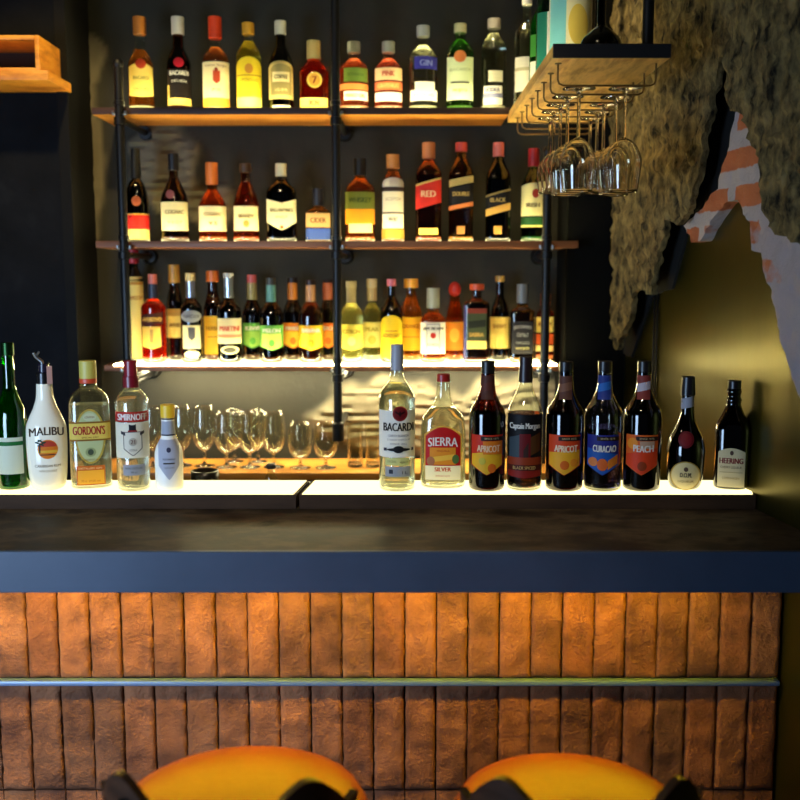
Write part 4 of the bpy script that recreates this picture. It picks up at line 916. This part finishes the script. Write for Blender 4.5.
fruit(271.5, 12, 278, (60, 60, 56), (96, 150, 140), (16, 20, 12), (110, 190, 80), (206, 220, 110), 'dark bottle with teal neck label and pale green label', 'MELON')
fruit(293, 10, 280, (30, 20, 20), (214, 130, 50), (24, 10, 5), (232, 130, 36), (244, 200, 60), 'dark bottle with orange neck and orange-yellow label', 'MANGO', BK)
fruit(311, 12.6, 280, (40, 24, 20), (206, 150, 100), (170, 70, 20), (238, 180, 30), (246, 220, 70), 'brown bottle with amber shoulders and yellow label', 'BANANA')
fruit(328, 8.5, 282, (40, 24, 20), (190, 110, 80), (30, 12, 6), (230, 110, 30), (240, 150, 50), 'dark bottle with orange label half hidden behind the middle pole', 'PEACH', BK)
low(351.5, 12.3, 281, 316, 302, 4.6, 288, (214, 200, 150), 'pale yellow clear bottle with cream cap right of the middle pole', Y=FR, liq=(226, 216, 110), extra=[('neck_label', 303, 288, 4.9, (206, 190, 140))], labels=[('shield', -11.6, 11.6, 324, 350, (236, 222, 96), 3), ('text', 'CITRON', 0, 331, 17, 4, (170, 140, 40)), ('disc', -4, 4, 336, 345, (244, 236, 150))])
low(372, 10, 281, 318, 304, 4.4, 290, (206, 196, 150), 'pale bottle with cream cap and light yellow label behind the clear yellow one', Y=BK, liq=(190, 180, 90), extra=[('neck_label', 303, 290, 4.8, (190, 170, 120))], labels=[('rect', -9.4, 9.4, 324, 349, (236, 224, 130)), ('text', 'PEAR', 0, 331, 13, 4, (170, 150, 50)), ('disc', -4, 4, 337, 346, (200, 190, 80))])
low(391.5, 11.2, 279, 314, 296, 4, 286, (206, 110, 120), 'dark bottle with pink cap and tall rounded yellow label', Y=FR, liq=(30, 22, 8), gl=(120, 100, 50), labels=[('dome', -10.8, 10.8, 315, 357.5, (244, 206, 40), 8), ('rect', -6, 6, 330, 331, (190, 120, 40)), ('text', 'ADVOCAAT', 0, 335, 17, 4, (150, 90, 30))])
low(411, 11.2, 281, 316, 298, 5, 290, (232, 170, 60), 'orange-yellow bottle with flat gold cap', Y=BK, liq=(232, 160, 24), caphw=7, gl=(244, 200, 110), labels=[('rect', -10.6, 10.6, 319, 352, (244, 186, 40)), ('text', 'ORANGE', 0, 328, 17, 4, (180, 100, 30)), ('rect', -8, 8, 338, 339, (200, 130, 40))])
low(433, 12.6, 288, 320, 312, 5.6, 308, (150, 150, 130), 'squarish bourbon bottle with white and grey label and red dot', Y=FR, liq=(210, 96, 20), gl=(240, 200, 150), n=3.4, dr=.8, labels=[('rect', -12.4, 12.4, 322, 353, (236, 232, 206)), ('rect', -6.6, 7, 323, 351, (120, 122, 130)), ('rect', -5.8, 6.2, 324, 350, (206, 206, 200)), ('text', 'JIM BEAM', 0, 328.5, 20, 3.6, (40, 40, 46)), ('disc', -2.6, 3, 332, 338, (170, 40, 30)), ('text', 'BOURBON', 0, 344, 11, 2.6, (60, 60, 70))])
low(454.5, 9, 284, 322, 302, 5.2, 299, (196, 50, 40), 'amber orange bottle with round red cap behind the squarish bourbon', Y=BK, liq=(226, 120, 26), gl=(240, 180, 110), caphw=6, capo=dict(round=True), labels=[('rect', -8.6, 8.6, 324, 352, (236, 150, 50)), ('disc', -5, 5, 330, 344, (246, 190, 80))])
low(476.5, 13, 284, 304, 298, 5, 290, (214, 90, 50), 'square dark red bottle with a tall green and cream panel label', Y=FR, liq=(96, 24, 12), gl=(150, 110, 90), n=6, dr=.9, caphw=7, labels=[('rect', -9.4, 10, 308, 346, (72, 80, 50)), ('rect', -9.4, 10, 308, 313, (140, 56, 40)), ('slant', -8, 9, 320, 327, (40, 44, 34), 1), ('text', 'SABRA', 0, 334, 14, 4, (200, 160, 80)), ('rect', -9.4, 10, 340, 348, (226, 196, 110)), ('rect', -12.6, -10.8, 305, 360, (90, 80, 130))])
low(499.5, 9.4, 278, 316, 298, 4, 284, (190, 150, 70), 'dark bottle with thin neck and plain cream label left of the black-labelled whiskey', Y=BK, liq=(50, 22, 10), gl=(80, 60, 44), labels=[('rect', -9, 9, 319, 350, (240, 216, 120)), ('text', 'SHERRY', 0, 328, 13, 4, (170, 120, 60))])
low(522, 12.3, 284, 312, 306, 5, 303, (120, 122, 120), 'square whiskey bottle with black label and grey lettering', Y=FR, liq=(120, 66, 20), gl=(200, 180, 130), n=5, dr=1, extra=[], labels=[('rect', -9.6, 11, 321, 353, (36, 34, 36)), ('text', "JACK DANIEL'S", .7, 326.5, 17, 4, (186, 184, 176), 1), ('text', 'Old No.7', .7, 334, 11, 4, (160, 160, 156)), ('text', 'TENNESSEE', .7, 342, 14, 2.6, (150, 150, 146)), ('text', 'WHISKEY', .7, 347.5, 14, 2.6, (206, 196, 130))])
low(545, 8.8, 296, 316, 311, 4.4, 308, (150, 70, 40), 'square amber bottle with cream bands behind the right pole on the lowest shelf', Y=BK, liq=(196, 70, 24), gl=(240, 190, 150), n=4, dr=1, labels=[('rect', -8.6, 8.6, 319, 334, (244, 226, 130)), ('text', 'BRANDY', 0, 326, 13, 4, (150, 90, 40)), ('rect', -8.6, 8.6, 336, 346, (206, 90, 40)), ('rect', -8.6, 8.6, 347, 353, (246, 224, 150))])
# ---- bottles on the overhead shelf
GH = 'bottles on the overhead shelf'
def over(label, x, Y, r, H, nk, sh, capc, liq_, gl, labs, opaque=None, capo=None):
    s = axis(Y, zt_) / FPX; cx = 400 + x / axis(Y, zt_ + .1) * FPX
    d = ray(400, 0); py0 = 400 - FPX * math.tan(math.atan2(zt_ - EYE, Y) + TH); py1 = 400 - FPX * math.tan(math.atan2(zt_ + H - EYE, Y) + TH)
    P = lambda f: py0 + (py1 - py0) * f
    h = r / s
    ls = []
    for it in labs:
        it = list(it)
        if it[0] == 'text': it[2] *= h; it[3] = P(it[3]); it[4] *= h; it[5] *= h
        else: it[1] *= h; it[2] *= h; it[3], it[4] = P(it[3]), P(it[4])
        ls.append(tuple(it))
    bottle(label, cx, py0, [(py0, h * .94), (P(.03), h), (P(sh), h), (P(sh + .07), h * .9), (P(sh + .15), h * .5), (P(sh + .2), nk * h), (P(.9), nk * h * .95)], GH, Y, zt_, glassc=gl, liq=liq_, fill=P(sh + .14), opaque=opaque, seg=28,
           caps=[('cap', P(.89), P(1), nk * h * 1.15, capc, capo or {})], labels=[('label', ls)])
over('clear bottle with pale label at the rear end of the overhead shelf', .354, 2.90, .034, .31, .36, .58, (220, 216, 200), (236, 232, 200), None, [('rect', -.9, .9, .12, .42, (244, 238, 214)), ('rect', -.9, .9, .3, .33, (200, 190, 150))])
over('green bottle with white label, second from the rear on the overhead shelf', .376, 2.77, .030, .31, .36, .58, (40, 110, 40), (60, 170, 50), (120, 200, 110), [('rect', -.9, .9, .1, .3, (240, 240, 222)), ('rect', -.9, .9, .34, .52, (70, 150, 60))])
over('teal striped bottle with white label in the middle of the overhead shelf', .378, 2.62, .034, .31, .36, .6, (30, 110, 100), (50, 130, 110), (150, 210, 190), [('rect', -.92, -.2, .05, .58, (40, 130, 110)), ('rect', -.2, .92, .05, .58, (236, 236, 226)), ('rect', .2, .5, .1, .5, (46, 140, 120))])
over('white bottle with pale blue and yellow label near the front of the overhead shelf', .402, 2.45, .050, .30, .33, .62, (190, 206, 214), None, None, [('rect', -.94, .94, .06, .6, (246, 236, 190)), ('slant', -.94, -.2, .06, .6, (130, 206, 214), 0), ('disc', -.1, .8, .2, .5, (244, 214, 100))], opaque=(244, 240, 226))
over('black rounded bottle at the front of the overhead shelf', .440, 2.27, .046, .24, .2, .10, (16, 14, 16), (10, 8, 8), (30, 26, 26), [('rect', -.5, .5, .03, .1, (34, 28, 26))])

# small glass cruet with a dark stopper behind the step
Yc = 2.405
t = thing('glass_cruet', 'tiny clear glass cruet with dark stopper behind the lit step seam', 'cruet', (xat(271, Yc, ZC + .03), Yc, ZC + .0006))
bm = newbm(); lathe(bm, [(.014, 0), (.0155, .003), (.0155, .02), (.009, .033), (.0075, .046)], 20); obj('body', bm, glass(), t)
bm = newbm(); lathe(bm, [(.011, .046), (.0125, .048), (.0125, .054), (.008, .058)], 20); obj('stopper', bm, plain((26, 20, 16), .4), t, True, 40)
bm = newbm(); lathe(bm, [(.03, 0), (.034, .004), (.034, .04), (.031, .041), (.029, .012)], 28)
o = obj('snack_bowl', bm, plain((22, 17, 14), .3, name='dark_ceramic')); o.location = (xat(205, Yc, ZC + .02), Yc, ZC + .0006)
tag(o, 'small dark bowl on the counter behind the lit step, right of the tonic bottle', 'bowl')

# ------------------------------------------------------------------ wooden crate on a wall shelf, upper left
cyf, cyb = 2.812, 2.985
zb2 = zpix(80, 2.806); zt2 = zpix(70, 2.806)
xsr = xat(48, 2.806, zt2)
o = obj('wall_shelf', boxbm(xsr - .5, xsr, 2.806, 2.9995, zb2, zt2, bev=.002), M_CRATE, None, True, 40)
tag(o, 'thick bright wooden wall shelf in the upper left corner', 'shelf')
xr = xat(40, cyf, zt2); xl = xr - .30; zc = zpix(35, cyf); th = .012; ze = zt2 + .0006
cr = thing('wooden_crate', 'low open-fronted wooden crate on the upper left wall shelf', 'crate', ((xl + xr) / 2, 2.9, ze))
def onc(o): return on(o, cr)
onc(obj('side_panel', boxbm(xr - th, xr, cyf, cyb, ze, zc, bev=.0015), M_CRATE, None, True, 40))
onc(obj('side_panel', boxbm(xl, xl + th, cyf, cyb, ze, zc, bev=.0015), M_CRATE, None, True, 40))
onc(obj('top_panel', boxbm(xl + th, xr - th, cyf, cyb, zc - th, zc, bev=.0015), M_CRATE, None, True, 40))
onc(obj('bottom_panel', boxbm(xl + th, xr - th, cyf, cyb, ze, ze + th * .6, bev=.0015), M_CRATE, None, True, 40))
onc(obj('back_panel', boxbm(xl + th, xr - th, cyb - .01, cyb, ze + th * .6, zc - th), plain((40, 26, 16), .8, name='dark_wood'), None, False))

# ------------------------------------------------------------------ bar stools
M_LEATHER = textured('orange_leather', [(.3, (164, 64, 4)), (.7, (180, 76, 8))], (1, 1, 1), 8, 6, .38, .12, 90, dist=.003)
M_DKWOOD = textured('dark_walnut', [(.3, (40, 24, 16)), (.7, (74, 46, 30))], (2, 2, 9), 5, 6, .4, .1)
def stool(label, px, R, Yc, zs_, rot):
    t = thing('bar_stool', label, 'stool', (xat(px, Yc, zs_), Yc, 0), 'orange bar stools in front of the counter', rot)
    bm = newbm(); pr = [(R * .80, zs_ - .075), (R * .94, zs_ - .068), (R, zs_ - .05), (R * .995, zs_ - .034), (R * .95, zs_ - .019), (R * .82, zs_ - .008), (R * .6, zs_ - .002), (R * .3, zs_), (.004, zs_ + .0005)]
    lathe(bm, pr, 56); obj('seat', bm, M_LEATHER, t, True, 70)
    bm = newbm(); lathe(bm, [(R * .78, zs_ - .1), (R * .82, zs_ - .098), (R * .82, zs_ - .0755)], 40); obj('seat_frame', bm, M_DKWOOD, t, True, 40)
    for k in range(4):
        a = PI / 4 + k * PI / 2; c, q = math.cos(a), math.sin(a)
        bm = newbm(); tube(bm, [(c * R * 1.02, q * R * 1.02, 0), (c * R * .62, q * R * .62, zs_ - .098)], [.011, .016], 12)
        obj('leg', bm, M_DKWOOD, t, True, 40)
    bm = newbm(); rr = R * .92
    tube(bm, [(rr * math.cos(2 * PI * k / 40), rr * math.sin(2 * PI * k / 40), .22) for k in range(41)], .008, 10, False)
    obj('foot_ring', bm, M_BLACK, t, True, 40)
    # low bent plywood back on the near side, its top edge rising in two humps
    bm = newbm(); na = 40; nz = 8; outer = []; inner = []
    hump = lambda a: .053 + .058 * math.exp(-((abs(a) - 38) / 15.0) ** 2) - .06 * max(0, (abs(a) - 52) / 14.0) ** 2
    for r_, store in ((R * 1.03, outer), (R * 1.03 - .013, inner)):
        for i in range(na + 1):
            a = -66 + 132 * i / na; aa = math.radians(a - 90); h1 = hump(a); h0 = .035 + .02 * (abs(a) / 66) ** 4
            col_ = []
            for j in range(nz + 1):
                z = zs_ + h0 + (h1 - h0) * j / nz; rr = r_ + .018 * (z - zs_) / .16
                col_.append(bm.verts.new((rr * math.cos(aa), rr * math.sin(aa), z)))
            store.append(col_)
    for i in range(na):
        for j in range(nz):
            bm.faces.new((outer[i][j], outer[i + 1][j], outer[i + 1][j + 1], outer[i][j + 1]))
            bm.faces.new((inner[i][j + 1], inner[i + 1][j + 1], inner[i + 1][j], inner[i][j]))
        bm.faces.new((outer[i][nz], outer[i + 1][nz], inner[i + 1][nz], inner[i][nz]))
        bm.faces.new((inner[i][0], inner[i + 1][0], outer[i + 1][0], outer[i][0]))
    for i in (0, na):
        for j in range(nz): bm.faces.new((outer[i][j], outer[i][j + 1], inner[i][j + 1], inner[i][j]))
    bmesh.ops.recalc_face_normals(bm, faces=bm.faces[:])
    obj('backrest', bm, M_DKWOOD, t, True, 50)
    for a in (-34, 34):
        aa = math.radians(a - 90); bm = newbm(); c, q = math.cos(aa), math.sin(aa)
        tube(bm, [(c * R * .78, q * R * .78, zs_ - .09), (c * R * 1.02, q * R * 1.02, zs_ - .085), (c * (R * 1.03 + .012), q * (R * 1.03 + .012), zs_ - .05), (c * (R * 1.03 + .016), q * (R * 1.03 + .016), zs_ + .08)], .008, 10)
        obj('back_post', bm, M_BLACK, t, True, 40)
    return t
stool('round orange leather bar stool with dark humped plywood back, left of two', 242, .20, 1.485, EYE - .804, math.radians(-4))
stool('round orange leather bar stool on the right, cropped by the lower edge', 571, .187, 1.485, EYE - .811, 0)

# ------------------------------------------------------------------ lights
def area(name, loc, target, sx, sy, energy, col):
    l = bpy.data.lights.new(name, 'AREA'); l.shape = 'RECTANGLE'; l.size = sx; l.size_y = sy; l.energy = energy; l.color = col
    o = bpy.data.objects.new(name, l); o.location = loc
    o.rotation_euler = (Vector(target) - Vector(loc)).to_track_quat('-Z', 'Y').to_euler(); COL.objects.link(o); return o
def spot(name, loc, target, energy, col, ang=50, r=.04, blend=.6):
    l = bpy.data.lights.new(name, 'SPOT'); l.energy = energy; l.color = col; l.spot_size = math.radians(ang); l.spot_blend = blend; l.shadow_soft_size = r
    o = bpy.data.objects.new(name, l); o.location = loc
    o.rotation_euler = (Vector(target) - Vector(loc)).to_track_quat('-Z', 'Y').to_euler(); COL.objects.link(o); return o
a = area('window_daylight', (-1.65, .35, 1.2), (-.8, 1.9, 1.0), .8, 1.1, 21, (.46, .68, 1.0)); a.data.spread = math.radians(110)
spot('fill_spot_shelf', (-.2, 1.3, 2.85), (-.2, 3.1, 1.8), 7, (1.0, .80, .46), 75)  # unseen fill light added so the shelf labels read clearly
spot('ceiling_spot_counter', (-.2, .9, 2.85), (-.25, 2.2, 1.3), 50, (1.0, .82, .54), 58)
spot('ceiling_spot_crate', (-.75, 2.0, 2.85), (-1.02, 2.85, 2.15), 60, (1.0, .72, .30), 32)
spot('ceiling_spot_stone', (.16, 2.85, 2.85), (.68, 3.0, 1.9), 30, (1.0, .82, .46), 54)
spot('ceiling_spot_stools', (0, .6, 2.85), (-.05, 1.42, .8), 12, (1.0, .72, .38), 36)

w = bpy.data.worlds.new('room_ambience'); S.world = w; w.use_nodes = True
w.node_tree.nodes['Background'].inputs[0].default_value = (.05, .06, .08, 1); w.node_tree.nodes['Background'].inputs[1].default_value = .22

cam = bpy.data.cameras.new('camera'); co = bpy.data.objects.new('camera', cam); COL.objects.link(co)
co.location = (0, 0, EYE); co.rotation_euler = (PI / 2 - TH, 0, 0)
cam.sensor_width = 36; cam.lens = 45; cam.clip_start = .05
cam.dof.use_dof = True; cam.dof.focus_distance = 2.26; cam.dof.aperture_fstop = 2.4
S.camera = co
S.view_settings.view_transform = 'Standard'; S.view_settings.look = 'None'; S.view_settings.gamma = 1; S.view_settings.exposure = 0
S.view_settings.use_curve_mapping = False
S.cycles.use_denoising = True
S.cycles.max_bounces = 16; S.cycles.transparent_max_bounces = 40; S.cycles.transmission_bounces = 12; S.cycles.glossy_bounces = 6
